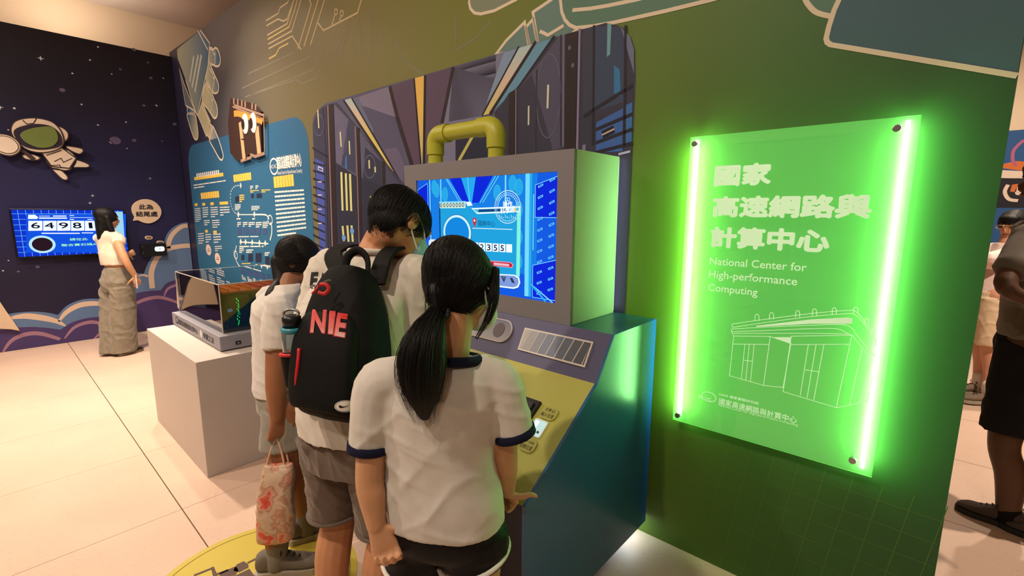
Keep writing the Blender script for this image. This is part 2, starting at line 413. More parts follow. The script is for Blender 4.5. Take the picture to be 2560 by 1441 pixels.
A.line(crv(W([(1760, 240), (1800, 380), (1880, 500), (2000, 580)], kC), 5), 0.010, cf, 0)
A.line(crv(W([(2250, 390), (2400, 300), (2520, 160)], kC), 5), 0.010, cf, 0)
A.done('circuit_print', wall_main, 'thin cream circuit traces printed above the server panel')

# big robot hand along the top
A = Art(WALL); tA = I('robot_teal', 98, 128, 122); tB = I('robot_teal_green', 88, 122, 106); tC = I('robot_slate', 66, 98, 108); tD = I('robot_grey_green', 122, 132, 112)
LW = 0.016
shape([(125, -40), (112, 20), (125, 75), (160, 112), (215, 120), (330, 92), (520, -5), (560, -60)], kB, tD, 0, LW)
shape([(340, 470), (430, 350), (590, 190), (630, 420)], kB, tA, 0, LW)
shape([(600, 235), (660, 165), (705, 390), (635, 420)], kB, tA, 0, LW)
shape([(660, 105), (815, 0), (880, -60), (1000, -60), (1040, 250), (950, 330), (705, 380)], kB, tA, 0, LW)
palm2 = W([(900, -80), (897, 0), (908, 100), (935, 170), (975, 215), (1030, 240), (1180, 225), (1350, 195), (1800, 95), (2190, 0), (2500, -90)], kB)
A.fill(palm2, tB, 2); A.line(palm2, LW, CREAM, 3)
A.line(W([(1000, 88), (1150, 75), (1300, 50), (1540, 0), (1700, -40)], kB), LW, CREAM, 3)
A.line(W([(720, 268), (790, 302), (925, 220)], kB), LW, CREAM, 3)
q = crv(W([(165, -60), (195, 20), (260, 95), (330, 125), (415, 142)], kD), 4)+W([(490, -40)], kD)
A.fill(q, tB, 0); A.line(q[:-1], LW, CREAM, 1)
sl = W([(490, -40), (430, 90), (385, 230), (362, 330), (372, 365), (400, 385)], kD)
e = WALL.uv(2543, 190); umax = 0.854
sl2 = sl+[(umax, e[1]), (umax, e[1]+0.62), sl[0]]
A.fill(sl2[:-1], tC, 2); A.line(sl+[(umax, e[1])], LW, CREAM, 3)
A.done('robot_arm_print', wall_main, 'teal robot hand and sleeve with cream outlines printed along the wall top')

# ------------------------------------------------------------------ server corridor mural in its rounded panel
A = Art(WALL); mu0, mu1, mv0, mv1 = -3.235, -0.327, 0.45, 2.40
base_in = I('mural_plum', 92, 86, 102)
A.fill(rrect(mu0, mv0, mu1, mv1, 0.26), base_in, 4)
def mf(pts, k, col, h, clipv=True):
    q = [(min(max(u, mu0+0.002), mu1-0.002), min(max(v, mv0), mv1-0.002)) for u, v in W(pts, k)]
    A.fill(q, col if not isinstance(col, tuple) else I('mural_%d_%d_%d' % col, *col), h)
def ml(pts, k, wd, col, h):
    A.line(W(pts, k), wd, I('mural_%d_%d_%d' % col, *col), h)
mf([(470, 358), (812, 243), (905, 570), (490, 430)], kA, (128, 116, 128), 5)
mf([(560, 450), (900, 570), (1000, 1080), (900, 880), (770, 905), (640, 700)], kA, (86, 80, 98), 5)
mf([(770, 905), (905, 882), (990, 1070), (970, 1270), (930, 1240)], kA, (104, 92, 108), 6)
mf([(838, 238), (1090, 163), (1160, 1070), (1060, 1075)], kA, (92, 70, 84), 6)
mf([(2008, 592), (2225, 525), (2140, 960), (2010, 1285)], kC, (92, 72, 86), 6)
mf([(2230, 524), (2562, 424), (2562, 620), (2470, 880), (2230, 1285), (2020, 1285), (2140, 965)], kC, (124, 118, 130), 5)
mf([(-20, 576), (545, 400), (225, 995), (-60, 1045)], kB, (124, 119, 132), 5)
yb = ramp_mat('mural_beam_gold', WALL, (0, 0, 1), [(1.78, rgb(104, 140, 132)), (1.95, rgb(196, 176, 110)), (2.2, rgb(222, 184, 92)), (2.4, rgb(222, 180, 90))])
mf([(1925, 612), (2010, 590), (2000, 1285), (1978, 1285)], kC, yb, 8)
ml([(1925, 612), (1978, 1285)], kC, 0.016, (24, 16, 20), 9); ml([(2010, 590), (2000, 1285)], kC, 0.02, (24, 16, 20), 9)
db = ramp_mat('mural_beam_pale', WALL, (0, 0, 1), [(1.6, rgb(206, 190, 92)), (2.1, rgb(206, 190, 110)), (2.25, rgb(204, 184, 166)), (2.38, rgb(168, 190, 196))])
mf([(345, 385), (425, 362), (950, 1270), (920, 1265)], kA, db, 8)
ml([(340, 385), (930, 1270)], kA, 0.02, (28, 22, 28), 9); ml([(425, 362), (955, 1270)], kA, 0.014, (28, 22, 28), 9)
mf([(430, 368), (490, 358), (660, 700), (640, 800)], kA, (102, 108, 124), 7)
ml([(825, 243), (905, 560), (1063, 1075)], kA, 0.036, (44, 28, 32), 9); ml([(808, 248), (890, 556)], kA, 0.012, (158, 132, 132), 9)
ml([(2230, 524), (2142, 962)], kC, 0.026, (44, 28, 34), 9)
mf([(545, 398), (700, 355), (300, 975), (228, 995)], kB, db, 8)
mf([(415, 440), (545, 400), (260, 900)], kB, (132, 150, 160), 6)
mf([(700, 355), (850, 310), (520, 765), (300, 980)], kB, (106, 150, 160), 7)
ml([(545, 400), (228, 995)], kB, 0.010, (24, 18, 22), 9); ml([(690, 358), (295, 980)], kB, 0.018, (44, 26, 28), 9); ml([(850, 310), (545, 745), (340, 980)], kB, 0.014, (30, 26, 32), 9)
ml([(150, 1165), (30, 1380)], kB, 0.022, (206, 190, 92), 9)
mf([(0, 1195), (430, 1165), (430, 1380), (0, 1420)], kB, (38, 40, 56), 7)
# left cabinets
mf([(12, 640), (25, 570), (60, 505), (120, 458), (270, 412), (980, 1275), (1010, 1600), (1015, 2600), (150, 2600), (40, 1500)], kA, (58, 56, 72), 10)
mf([(240, 425), (462, 662), (478, 1190), (262, 1045)], kA, (104, 96, 112), 11)
mf([(392, 590), (455, 655), (470, 1170), (318, 1075)], kA, (62, 62, 80), 12)
mf([(262, 1055), (480, 1195), (500, 2300), (300, 2300)], kA, (44, 44, 58), 11)
mf([(362, 1000), (375, 960), (380, 1110), (360, 1100)], kA, (60, 120, 170), 13)
mf([(512, 705), (745, 1030), (760, 1300), (535, 1212)], kA, (92, 86, 102), 11)
mf([(572, 885), (740, 1035), (750, 1300), (545, 1215)], kA, (50, 50, 66), 12)
mf([(535, 1216), (762, 1304), (800, 2300), (570, 2300)], kA, (42, 44, 58), 11)
mf([(782, 1070), (930, 1262), (945, 1700), (800, 1700)], kA, (70, 68, 84), 11)
for p, wl in (([(160, 440), (236, 418), (290, 2300), (215, 2300)], (178, 190)), ([(465, 660), (510, 682), (560, 2300), (505, 2300)], (462, 500)), ([(745, 1025), (778, 1045), (815, 1900), (775, 1900)], (742, 772))):
    mf(p, kA, (42, 28, 30), 13)
ml([(176, 440), (200, 1150), (235, 2300)], kA, 0.018, (150, 118, 112), 14); ml([(470, 660), (490, 1250), (520, 2300)], kA, 0.012, (150, 118, 112), 14)
mf([(40, 1000), (132, 1045), (160, 2300), (60, 2300)], kA, (74, 86, 150), 11)
for k in range(14):
    ml([(18, 1045+k*85), (145, 1082+k*88)], kA, 0.014, (30, 28, 42), 12)
ml([(12, 890), (180, 990)], kA, 0.014, (30, 28, 40), 12); ml([(125, 460), (160, 1000), (185, 2200)], kA, 0.010, (36, 34, 48), 12)
for y in (1250, 1390, 1540, 1690): ml([(70, y), (112, y)], kA, 0.010, (212, 196, 190), 13)
ml([(72, 1100), (125, 1125)], kA, 0.03, (206, 200, 206), 13); ml([(80, 1106), (118, 1123)], kA, 0.012, (52, 52, 72), 14)
for a, b in (((70, 488), (82, 682)), ((308, 720), (320, 880)), ((404, 818), (410, 960)), ((614, 1020), (618, 1110)), ((677, 1090), (680, 1150))):
    ml([a, b], kA, 0.018, (222, 214, 150), 14)
kF = (640, 440, 3.1326)
for x, y0, y1 in ((680, -30, 272), (715, -20, 272), (748, -15, 276), (690, 392, 512), (727, 388, 516), (760, 388, 516)):
    ml([(x-5, y0), (x+5, y1)], kF, 0.030, (222, 212, 128), 14)
ml([(906, 158), (908, 240)], kF, 0.02, (222, 214, 128), 14)
for c in ((695, 485), (760, 432)):
    u, v = WALL.uv(640+c[0]/3.1326, 440+c[1]/3.1326); A.fill(ell(u, v, 0.03, 0.024, 16), I('mural_bluedot', 120, 160, 196), 15)
for c, a, b in (((315, 790), 60, 170), ((80, 650), 55, 110), ((620, 1090), 60, 120)):
    u, v = WALL.uv(780+c[0]/4.2375, 160+c[1]/4.2375); u2, _ = WALL.uv(780+(c[0]+a)/4.2375, 160+c[1]/4.2375); _, v2 = WALL.uv(780+c[0]/4.2375, 160+(c[1]+b)/4.2375)
    A.line(ell(u, v, abs(u2-u), abs(v2-v), 28), 0.006, I('mural_halo', 108, 106, 122), 13, True)
# right cabinets
mf([(340, 985), (460, 800), (550, 745), (855, 312), (1180, 212), (1290, 197), (1400, 225), (1500, 320), (1530, 430), (1535, 600), (1510, 1441), (1460, 2700), (1030, 2700), (1030, 1441), (430, 1441)], kB, (56, 52, 64), 10)
mf([(720, 540), (890, 300), (940, 290), (935, 1260), (850, 1290), (650, 1330), (570, 1330), (560, 745)], kB, (82, 76, 90), 11)
mf([(560, 745), (655, 640), (835, 1290), (560, 1340)], kB, (58, 54, 66), 12)
mf([(950, 280), (1052, 252), (1030, 1290), (935, 1270)], kB, (42, 29, 31), 13)
mf([(462, 800), (528, 770), (528, 1330), (455, 1340)], kB, (44, 30, 32), 13)
ml([(522, 770), (520, 1330)], kB, 0.006, (150, 136, 132), 14); ml([(1068, 248), (1046, 1280)], kB, 0.012, (140, 122, 142), 14)
ml([(905, 300), (905, 1260)], kB, 0.008, (46, 40, 48), 13); ml([(700, 600), (690, 1300)], kB, 0.008, (46, 40, 48), 13); ml([(930, 300), (925, 1260)], kB, 0.008, (120, 110, 124), 13)
mf([(1100, 245), (1190, 212), (1180, 960), (1090, 1000)], kB, (60, 60, 70), 11)
mf([(1195, 212), (1440, 240), (1460, 870), (1185, 965)], kB, (58, 68, 86), 11)
mf([(1360, 560), (1410, 600), (1420, 830), (1360, 800)], kB, (52, 116, 150), 12)
mf([(1420, 238), (1500, 320), (1532, 430), (1534, 640)], kB, (112, 112, 130), 12)
mf([(1305, 205), (1340, 212), (1328, 470), (1300, 494)], kB, (112, 160, 150), 13)
mf([(1210, 1052), (1440, 930), (1432, 1300), (1205, 1310)], kB, (62, 98, 154), 12)
mf([(1460, 905), (1518, 880), (1512, 1230), (1455, 1230)], kB, (60, 108, 156), 12)
for y0, y1 in ((1000, 735), (1115, 980), (1228, 1110), (1310, 1230)):
    ml([(1100 if y0 == 1000 else 1205, y0), (1520, y1)], kB, 0.016, (34, 30, 40), 13)
for x in (1185, 1455): ml([(x+5, 220), (x-5, 1250)], kB, 0.012, (34, 30, 40), 13)
ml([(1262, 1158), (1362, 1110)], kB, 0.034, (24, 22, 30), 14); ml([(1258, 1160), (1365, 1108)], kB, 0.007, (214, 180, 160), 15)
for a, b, wd in (((798, 730), (792, 932), 0.012), ((631, 910), (629, 1075), 0.010)): ml([a, b], kB, wd, (224, 214, 172), 14)
for c in ((980, 413), (1008, 563)):
    u, v = WALL.uv(1140+c[0]/3.43, c[1]/3.43); A.fill(ell(u, v, 0.009, 0.011, 12), I('mural_rivet', 104, 96, 104), 14)
ml([(1400, 1325), (1500, 1300)], kB, 0.010, (188, 176, 186), 14)
mf([(1092, 1245), (1120, 1240), (1118, 1290), (1090, 1290)], kB, (130, 118, 134), 14)
u, v = WALL.uv(1140+800/3.43, 830/3.43); A.line(ell(u, v, 0.075, 0.20, 36), 0.005, I('mural_halo2', 104, 98, 116), 13, True)
A.done('server_corridor_mural', wall_main, 'dark server corridor picture in a rounded panel with gold ceiling beams')

# ------------------------------------------------------------------ blue information panel
kI = (460, 400, 4.9676); k3 = (420, 220, 3.0025)
A = Art(WALL); ib = ramp_mat('info_panel_blue', WALL, (0, 0, 1), [(0.7, rgb(44, 104, 138)), (2.4, rgb(50, 98, 138))], rough=0.5)
A.fill(rrect(-6.523, 0.62, -3.32, 2.362, 0.25), ib, 1)
wi = I('info_white', 226, 228, 226); yi = I('info_yellow', 232, 196, 84); dk = I('info_dark', 34, 44, 72); pb = I('info_photo', 62, 84, 130)
def para(pts4, rows, ink, fill=0.62, seed=1, nseg=7):
    """rows of small print between four corners TL, TR, BR, BL"""
    rr = random.Random(seed); TL, TR, BR, BL = W(pts4, kI)
    mixp = lambda s, t: tuple((TL[i]*(1-s)+TR[i]*s)*(1-t)+(BL[i]*(1-s)+BR[i]*s)*t for i in (0, 1))
    for r in range(rows):
        t0 = (r+0.5-fill/2)/rows; t1 = (r+0.5+fill/2)/rows; s = 0.0; end = 1.0 if r < rows-1 else rr.uniform(0.35, 0.9)
        while s < end:
            L = rr.uniform(0.5, 1.6)/nseg; e2 = min(end, s+L)
            A.fill([mixp(s, t0), mixp(e2, t0), mixp(e2, t1), mixp(s, t1)], ink, 3); s = e2+0.12/nseg
para([(1125, 375), (1490, 350), (1525, 915), (1165, 965)], 11, wi, 0.42, 3, 12)
para([(120, 300), (520, 240), (522, 310), (125, 365)], 2, wi, 0.4, 5, 8)
for x0, x1, y0, y1, n in ((135, 205, 590, 770, 8), (230, 300, 580, 715, 5), (330, 420, 575, 715, 5), (445, 565, 570, 695, 4), (248, 318, 740, 815, 3), (348, 440, 735, 845, 4), (175, 245, 900, 1045, 5), (265, 335, 910, 1030, 4), (365, 455, 905, 1035, 4), (382, 468, 1060, 1135, 3)):
    para([(x0, y0+6), (x1, y0), (x1+8, y1), (x0+8, y1+6)], n, wi, 0.42, x0+y0, 4)
for x0, x1, y in ((135, 170, 560), (230, 265, 555), (330, 372, 548), (445, 550, 540), (265, 298, 890), (365, 410, 900)):
    A.line(W([(x0, y), (x1, y-6)], kI), 0.034, yi, 3)
for x0, y0, x1, y1, n in ((130, 235, 490, 180, 1), (212, 450, 440, 425, 8), (618, 232, 838, 200, 8), (1118, 280, 1368, 250, 7)):
    if n == 1: A.line(W([(x0, y0), (x1, y1)], kI), 0.04, yi, 3); continue
    for q in range(n):
        a, b = q/n, (q+0.9)/n
        A.line(W([(x0+(x1-x0)*a, y0+(y1-y0)*a), (x0+(x1-x0)*b, y0+(y1-y0)*b)], kI), 0.075 if n != 7 else 0.105, yi, 3)
for q in range(12):
    A.line(W([(158+q*24, 195-q*3.7), (158+q*24+16, 193-q*3.7)], kI), 0.05, wi, 4)
# timeline
A.line(W([(690, 680), (870, 680)], kI), 0.010, wi, 3); A.line(crv(W([(870, 680), (1000, 680), (1040, 700), (1060, 735)], kI), 4), 0.015, wi, 3)
A.line(crv(W([(1075, 775), (1092, 830), (1090, 920), (1070, 1000)], kI), 5), 0.018, wi, 3); A.line(W([(700, 1020), (1050, 1042)], kI), 0.014, wi, 3)
A.line(crv(W([(655, 1065), (635, 1180), (665, 1280), (715, 1345), (750, 1355)], kI), 5), 0.014, wi, 3)
arc = crv(W([(700, 318), (640, 325), (590, 380), (578, 480), (590, 570), (620, 640), (660, 675)], kI), 5)
for q in range(0, len(arc)-1, 2): A.line(arc[q:q+2], 0.012, wi, 3)
A.line(crv(W([(700, 290), (712, 318), (702, 345)], kI), 3), 0.02, wi, 3)
for x, y in ((678, 678), (877, 675), (707, 1018), (768, 1020), (850, 1025), (940, 1030), (1012, 1035)):
    A.fill(W([(x, y-42), (x+14, y), (x, y+42), (x-14, y)], kI), wi, 4)
for x, y in ((1073, 745), (645, 1180)):
    u, v = WALL.uv(460+x/4.9676, 400+y/4.9676); A.line(ell(u, v, 0.05, 0.045, 20), 0.012, wi, 4, True)
for x0, y0, x1, y1 in ((640, 455, 686, 530), (838, 425, 870, 475), (905, 420, 968, 475), (668, 850, 718, 930), (740, 850, 800, 920), (815, 860, 890, 925), (905, 850, 955, 930), (985, 860, 1035, 930), (715, 1180, 752, 1245), (800, 1170, 858, 1265), (892, 1160, 965, 1275), (1012, 1205, 1065, 1310)):
    A.fill(W([(x0, y0), (x1, y0-4), (x1, y1-4), (x0, y1)], kI), dk if x0 < 990 and y0 < 500 or y0 > 1100 else pb, 4)
for x0, x1, y0, y1, n, ink in ((635, 705, 550, 630, 4, wi), (840, 940, 570, 630, 3, wi), (690, 750, 430, 530, 4, yi), (825, 860, 320, 370, 3, wi), (890, 925, 315, 365, 3, wi), (825, 930, 375, 410, 2, yi), (965, 1075, 365, 410, 2, yi), (655, 712, 720, 748, 1, wi), (850, 915, 720, 748, 1, wi),
           (665, 710, 770, 835, 3, wi), (735, 790, 770, 835, 3, wi), (805, 880, 770, 835, 3, wi), (895, 965, 770, 845, 3, wi), (978, 1045, 765, 850, 4, wi), (670, 1045, 945, 965, 1, wi), (690, 1030, 1065, 1090, 1, wi), (690, 745, 1090, 1160, 3, wi), (775, 862, 1110, 1160, 2, wi), (1005, 1070, 1145, 1195, 2, wi), (720, 860, 1280, 1300, 1, yi), (890, 935, 1290, 1320, 1, yi)):
    para([(x0, y0), (x1, y0-4), (x1, y1-4), (x0, y1)], n, ink, 0.6, x0*3+y0, 3)
for x, y in ((308, 1118), (420, 1225)):
    u, v = WALL.uv(460+x/4.9676, 400+y/4.9676); A.fill(ell(u, v, 0.105, 0.077, 24), I('info_brown', 120, 84, 84), 3); A.fill(ell(u, v, 0.095, 0.069, 24), I('info_disc', 222, 208, 198), 4)
    A.line([(u-0.045, v-0.012), (u+0.045, v-0.012)], 0.012, I('info_rust', 150, 96, 84), 5); A.line([(u-0.02, v+0.012), (u+0.03, v+0.012)], 0.012, I('info_rust', 150, 96, 84), 5)
u, v = WALL.uv(685.5, 416.5); A.line(ell(u, v, 0.085, 0.072, 28), 0.016, wi, 4, True)
info = A.done('information_panel_print', wall_main, 'blue rounded information panel with a white timeline and yellow headings')
def ptext(name, s, x0, y0, x1, y1, M, parent, P=WALL, bold=0.0, h=0.004, lab=None):
    """lettering between the lower-left and upper-right pixel of a print"""
    a = P.uv(x0, y0); b = P.uv(x1, y1)
    return text(name, s, P, a[0], a[1], b[0], b[1], M, parent, 0.0, h, lab=lab, fat=bold)
a = WALL.uv(694, 420)
text('heading_lettering', '國家高速網路與計算中心', WALL, a[0], a[1]-0.015, -3.46, a[1]+0.10, wi, wall_main, 0.0, 0.004, fat=0.02, lab='white Chinese heading on the blue panel')
text('heading_lettering', 'National Center for High-performance Computing', WALL, a[0], a[1]-0.075, -3.46, a[1]-0.03, wi, wall_main, 0.0, 0.004, lab='small white English heading on the blue panel')
text('heading_lettering', 'NIAR 國家實驗研究院', WALL, a[0], a[1]+0.115, -3.95, a[1]+0.165, wi, wall_main, 0.0, 0.004, lab='small white line above the heading on the blue panel')
text('heading_lettering', 'NCHC', WALL, u-0.075, v-0.018, u+0.06, v+0.018, wi, wall_main, 0.0, 0.004, lab='small white letters inside the ring emblem')

# ------------------------------------------------------------------ cut-out server cabinet with two eyes
cab = empty('cabinet_cutout', WALL.w(WALL.uv(620, 320)[0], WALL.uv(620, 400)[1], 0.02), 'dark brown server cabinet cutout with two white crescent eyes above the blue panel', 'cutout board')
out = W([(492, 80), (655, 118), (718, 180), (726, 490), (652, 516), (622, 500), (625, 522), (545, 552), (490, 492), (473, 270)], k3)
prism('board', WALL, out, 0.005, 0.03, mat('cabinet_brown', rgb(58, 38, 34), rough=0.5), cab)
CP = Plane(WALL.w(0, 0, 0.0305), WALL.u, WALL.v)
A = Art(CP); orange = I('cab_orange', 214, 140, 62); tan = I('cab_tan', 210, 160, 120); gr = I('cab_grey', 150, 122, 108)
C3 = lambda pts: CP.px(pts, *k3)
A.line(C3([(495, 195), (520, 190), (700, 245), (708, 262)]), 0.06, orange, 0)
A.line(C3([(545, 255), (575, 540)]), 0.10, tan, 0); A.line(C3([(665, 290), (685, 495)]), 0.09, tan, 0)
A.line(C3([(550, 385), (580, 388)]), 0.012, BLACK, 1); A.line(C3([(555, 255), (588, 540)]), 0.02, I('cab_dark', 60, 40, 34), 1)
A.line(C3([(490, 88), (500, 130), (715, 205)]), 0.022, gr, 0); A.line(C3([(485, 140), (720, 235)]), 0.018, gr, 0)
A.line(C3([(545, 550), (622, 522), (622, 502), (655, 515), (726, 490)]), 0.03, gr, 0); A.line(C3([(725, 480), (718, 190)]), 0.018, gr, 0)
for x, y in ((495, 85), (525, 92), (555, 100), (580, 108), (632, 122), (658, 130)):
    A.line(C3([(x, y+38), (x, y-8)]), 0.035, gr, 1)
A.done('front_print', cab)
for cx, cy in ((582, 270), (643, 262)):
    a0 = CP.uv(420+cx/3.0025, 220+cy/3.0025); a1 = CP.uv(420+(cx+24)/3.0025, 220+cy/3.0025); a2 = CP.uv(420+cx/3.0025, 220+(cy-78)/3.0025)
    ra, rb = abs(a1[0]-a0[0]), abs(a2[1]-a0[1])
    prism('eye', CP, ell(a0[0], a0[1], ra, rb, 28), 0.0005, 0.006, mat('eye_white', rgb(235, 226, 214), rough=0.5), cab)
    prism('pupil', CP, ell(a0[0]-ra*0.62, a0[1], ra*0.5, rb*0.55, 20), 0.006, 0.008, mat('eye_dark', rgb(40, 26, 26), rough=0.5), cab)

# ------------------------------------------------------------------ left wall
lw = ramp_mat('night_sky_print', LEFT, (0, 0, 1), [(0.0, rgb(34, 29, 60)), (0.8, rgb(33, 28, 54)), (1.5, rgb(36, 36, 80)), (2.2, rgb(33, 32, 72)), (2.8, rgb(26, 22, 42)), (3.5, rgb(20, 16, 24))], rough=0.55, var=0.12)
wall_left = tag(box('wall_left', -7.66, -3.2, 0, -7.5, 1.875, 3.49, [lw]), kind='structure')
L_ = lambda pts, k: LEFT.px(pts, *k)
A = Art(LEFT); st = I('star', 196, 196, 206); dst = I('planet', 96, 84, 118)
for x, y, r in ((305, 438, 16), (832, 1068, 13), (1174, 792, 11), (0, 805, 15), (1225, 588, 8)):
    u, v = LEFT.uv(x/3.0016, y/3.0016); s = r/3.0*0.0055
    A.fill([(u+(s if i % 2 == 0 else s*0.28)*math.cos(i*math.pi/4), v+(s if i % 2 == 0 else s*0.28)*math.sin(i*math.pi/4)) for i in range(8)], st, 0)
for x, y, r in ((735, 353, 5), (675, 451, 5), (543, 551, 5), (838, 556, 4), (612, 784, 5), (735, 939, 5), (945, 917, 5), (952, 1115, 4), (107, 813, 6), (1127, 1342, 4), (1215, 1060, 3), (62, 975, 4), (90, 389, 0)):
    if r: u, v = LEFT.uv(x/3.0016, y/3.0016); A.fill(ell(u, v, r*0.0018, r*0.0018, 10), st, 0)
for x, y, r in ((467, 676, 15), (865, 1055, 32), (1007, 1054, 13), (1132, 586, 11), (1080, 792, 10), (1005, 372, 12), (1310, 932, 13), (1110, 470, 8), (903, 520, 8)):
    u, v = LEFT.uv(x/3.0016, y/3.0016); A.fill(ell(u, v, r*0.0017, r*0.0014, 18), dst, 0)
for x, y, r in ((90, 389, 5), (32, 497, 6), (195, 505, 9), (398, 456, 13)):
    u, v = LEFT.uv(x/4.2375, 560+y/4.2375); A.fill(ell(u, v, r*0.0014, r*0.0012, 14), st if r < 7 else dst, 0)
for x, y in ((705, 213), (725, 155), (1175, 20)):
    u, v = LEFT.uv(x/3.133, 440+y/3.133); s = 0.02; A.fill([(u+(s if i % 2 == 0 else s*0.3)*math.cos(i*math.pi/4), v+(s if i % 2 == 0 else s*0.3)*math.sin(i*math.pi/4)) for i in range(8)], st, 0)
A.done('star_print', wall_left, 'white stars and mauve dots printed on the night sky wall')
kL = (0, 440, 3.133); kR = (300, 480, 6.55)
A = Art(LEFT); cb = I('cloud_blue', 96, 122, 162); cp = I('cloud_purple', 74, 58, 108); cc = I('cloud_cream', 218, 192, 170); ck = I('cloud_pink', 160, 120, 142)
cap = lambda q: [(min(u, 1.872), max(v, 0.004)) for u, v in q]
A.fill(cap(crv(L_([(-160, 1180), (-60, 1120), (60, 1085), (150, 1070), (260, 1064), (370, 1072), (455, 1090)], kL), 4)+crv(L_([(455, 1090), (520, 1020), (620, 975), (720, 962), (830, 972), (920, 1000)], kL), 4)+L_([(900, 1200), (470, 1260), (-160, 1300)], kL)), cb, 0)
b2 = crv(L_([(1200, 490), (1095, 500), (1000, 515), (870, 580), (770, 690), (730, 800), (725, 870)], kR), 4)+crv(L_([(640, 930), (560, 1010), (480, 1130), (420, 1260), (395, 1340)], kR), 4)+L_([(280, 1335), (200, 1380), (150, 1600), (150, 1900), (1400, 1700)], kR)
A.fill(cap(b2), cb, 0)
A.fill(cap(crv(L_([(-160, 1260), (0, 1212), (130, 1190), (260, 1184), (380, 1193), (475, 1206)], kL), 4)+crv(L_([(475, 1206), (560, 1150), (680, 1115), (790, 1108), (900, 1130)], kL), 4)+crv(L_([(960, 1010), (1060, 925), (1150, 905), (1260, 896)], kL), 4)+crv(L_([(1260, 896), (1300, 845), (1370, 818), (1500, 800), (1560, 800)], kL), 4)+L_([(1580, 1250)], kL)+[(1.8, 0.004), (-0.6, 0.004)]), cp, 2)
def arc2(pts, k, wd, M, h): A.line([(u, max(v, 0.004)) for u, v in crv(L_(pts, k), 6) if u < 1.872], wd, M, h)
T = lambda w0: [w0*math.sin(math.pi*min(1, (i+1.5)/32))**0.7 for i in range(40)]
arc2([(60, 1120), (150, 1103), (230, 1100), (360, 1118), (450, 1143), (515, 1178)], kL, T(0.066), cc, 1)
arc2([(460, 1142), (520, 1070), (620, 1015), (730, 1000), (850, 1010)], kL, T(0.06), cc, 1)
arc2([(1230, 545), (1105, 552), (1000, 577), (880, 672), (810, 790), (785, 925)], kR, 0.052, cc, 1)
arc2([(1230, 875), (1145, 880), (980, 892), (800, 932), (640, 1040), (560, 1170), (515, 1310), (515, 1441), (530, 1580)], kR, 0.058, cc, 1)
arc2([(300, 1385), (380, 1362), (460, 1385)], kR, T(0.03), cc, 1)
arc2([(20, 1385), (90, 1292), (200, 1242), (320, 1237), (470, 1280)], kL, T(0.046), ck, 3)
arc2([(505, 1275), (580, 1190), (680, 1150), (760, 1150), (880, 1185)], kL, T(0.042), ck, 3)
arc2([(735, 1280), (780, 1240), (860, 1215)], kL, T(0.036), ck, 3)
arc2([(1000, 1040), (1065, 1000), (1150, 965), (1250, 952), (1370, 985), (1450, 1030)], kL, T(0.046), ck, 3)
arc2([(1285, 945), (1310, 890), (1360, 862), (1420, 850)], kL, T(0.036), ck, 3)
A.done('cloud_print', wall_left, 'blue and purple cartoon clouds printed along the foot of the left wall')

# cream fin cutout at the left edge
fin = L_([(-330, 1010), (-200, 960), (-60, 930), (0, 985), (50, 1060), (100, 1130), (155, 1212), (90, 1200), (0, 1195), (-120, 1215), (-330, 1260)], kL)
o = prism('fin_cutout', LEFT, fin, 0.0, 0.035, mat('board_cream', rgb(222, 196, 168), rough=0.6, var=0.02), None, 0.004)
tag(o, 'cream board cutout with a curved edge in front of the clouds at the left border', 'cutout board')

# astronaut cutout board
LP = Plane((-7.5+0.03, 0, 0), (0, 1, 0), (0, 0, 1)); LC = lambda pts: LP.px(pts, *k1)
p0 = LP.uv(90, 450)
ast = empty('astronaut_cutout', LP.w(p0[0], p0[1], 0), 'flying astronaut cutout board in a cream space suit, on the dark left wall', 'cutout board')
suit = mat('suit_cream', rgb(222, 204, 184), rough=0.55, var=0.03); outl = mat('board_brown', rgb(52, 36, 40), rough=0.6); vis = mat('visor_navy', rgb(44, 40, 62), rough=0.4); grn = mat('visor_green', rgb(112, 130, 66), rough=0.5)
def board(name, pts, h0, h1, M, edge=0.012):
    q = LC(pts)
    prism(name, LP, q, h0, h1, M, ast)
    A2.line(q, edge, outl, (h1+0.0002-0.0006)/0.0005, True)
A2 = Art(LP)
board('leg', crv([(350, 1190), (480, 1120), (570, 1190), (525, 1275), (430, 1275), (385, 1260)], 3, True), 0.0, 0.022, suit)
board('leg', crv([(545, 1200), (620, 1215), (668, 1240), (655, 1258), (580, 1258), (535, 1255)], 3, True), 0.0, 0.022, suit)
board('leg', crv([(390, 1268), (450, 1275), (505, 1325), (500, 1352), (465, 1345), (420, 1305)], 3, True), 0.0, 0.022, suit)
board('arm', crv([(490, 1098), (560, 1105), (615, 1118), (622, 1140), (590, 1158), (520, 1128)], 3, True), 0.0, 0.022, suit)
board('arm', crv([(165, 1165), (240, 1160), (300, 1185), (270, 1205), (190, 1195)], 3, True), 0.0, 0.022, suit)
board('torso', [(310, 1150), (460, 1110), (570, 1190), (520, 1265), (385, 1250), (345, 1195)], 0.002, 0.026, suit)
board('helmet', crv([(80, 985), (105, 920), (180, 893), (280, 890), (380, 915), (440, 965), (475, 1040), (465, 1100), (400, 1135), (300, 1148), (200, 1125), (120, 1060)], 4, True), 0.004, 0.036, suit)
board('antenna', crv([(432, 955), (480, 970), (510, 1005), (505, 1045), (475, 1058)], 3, True), 0.002, 0.03, suit)
board('visor', crv([(105, 1000), (150, 960), (270, 938), (380, 955), (440, 1005), (460, 1060), (440, 1100), (330, 1122), (220, 1112), (150, 1075)], 4, True), 0.036, 0.040, vis)
board('visor_pane', crv([(148, 1010), (200, 975), (300, 955), (385, 955), (425, 1000), (430, 1060), (380, 1105), (290, 1112), (215, 1085), (165, 1050)], 4, True), 0.040, 0.043, grn, 0.004)
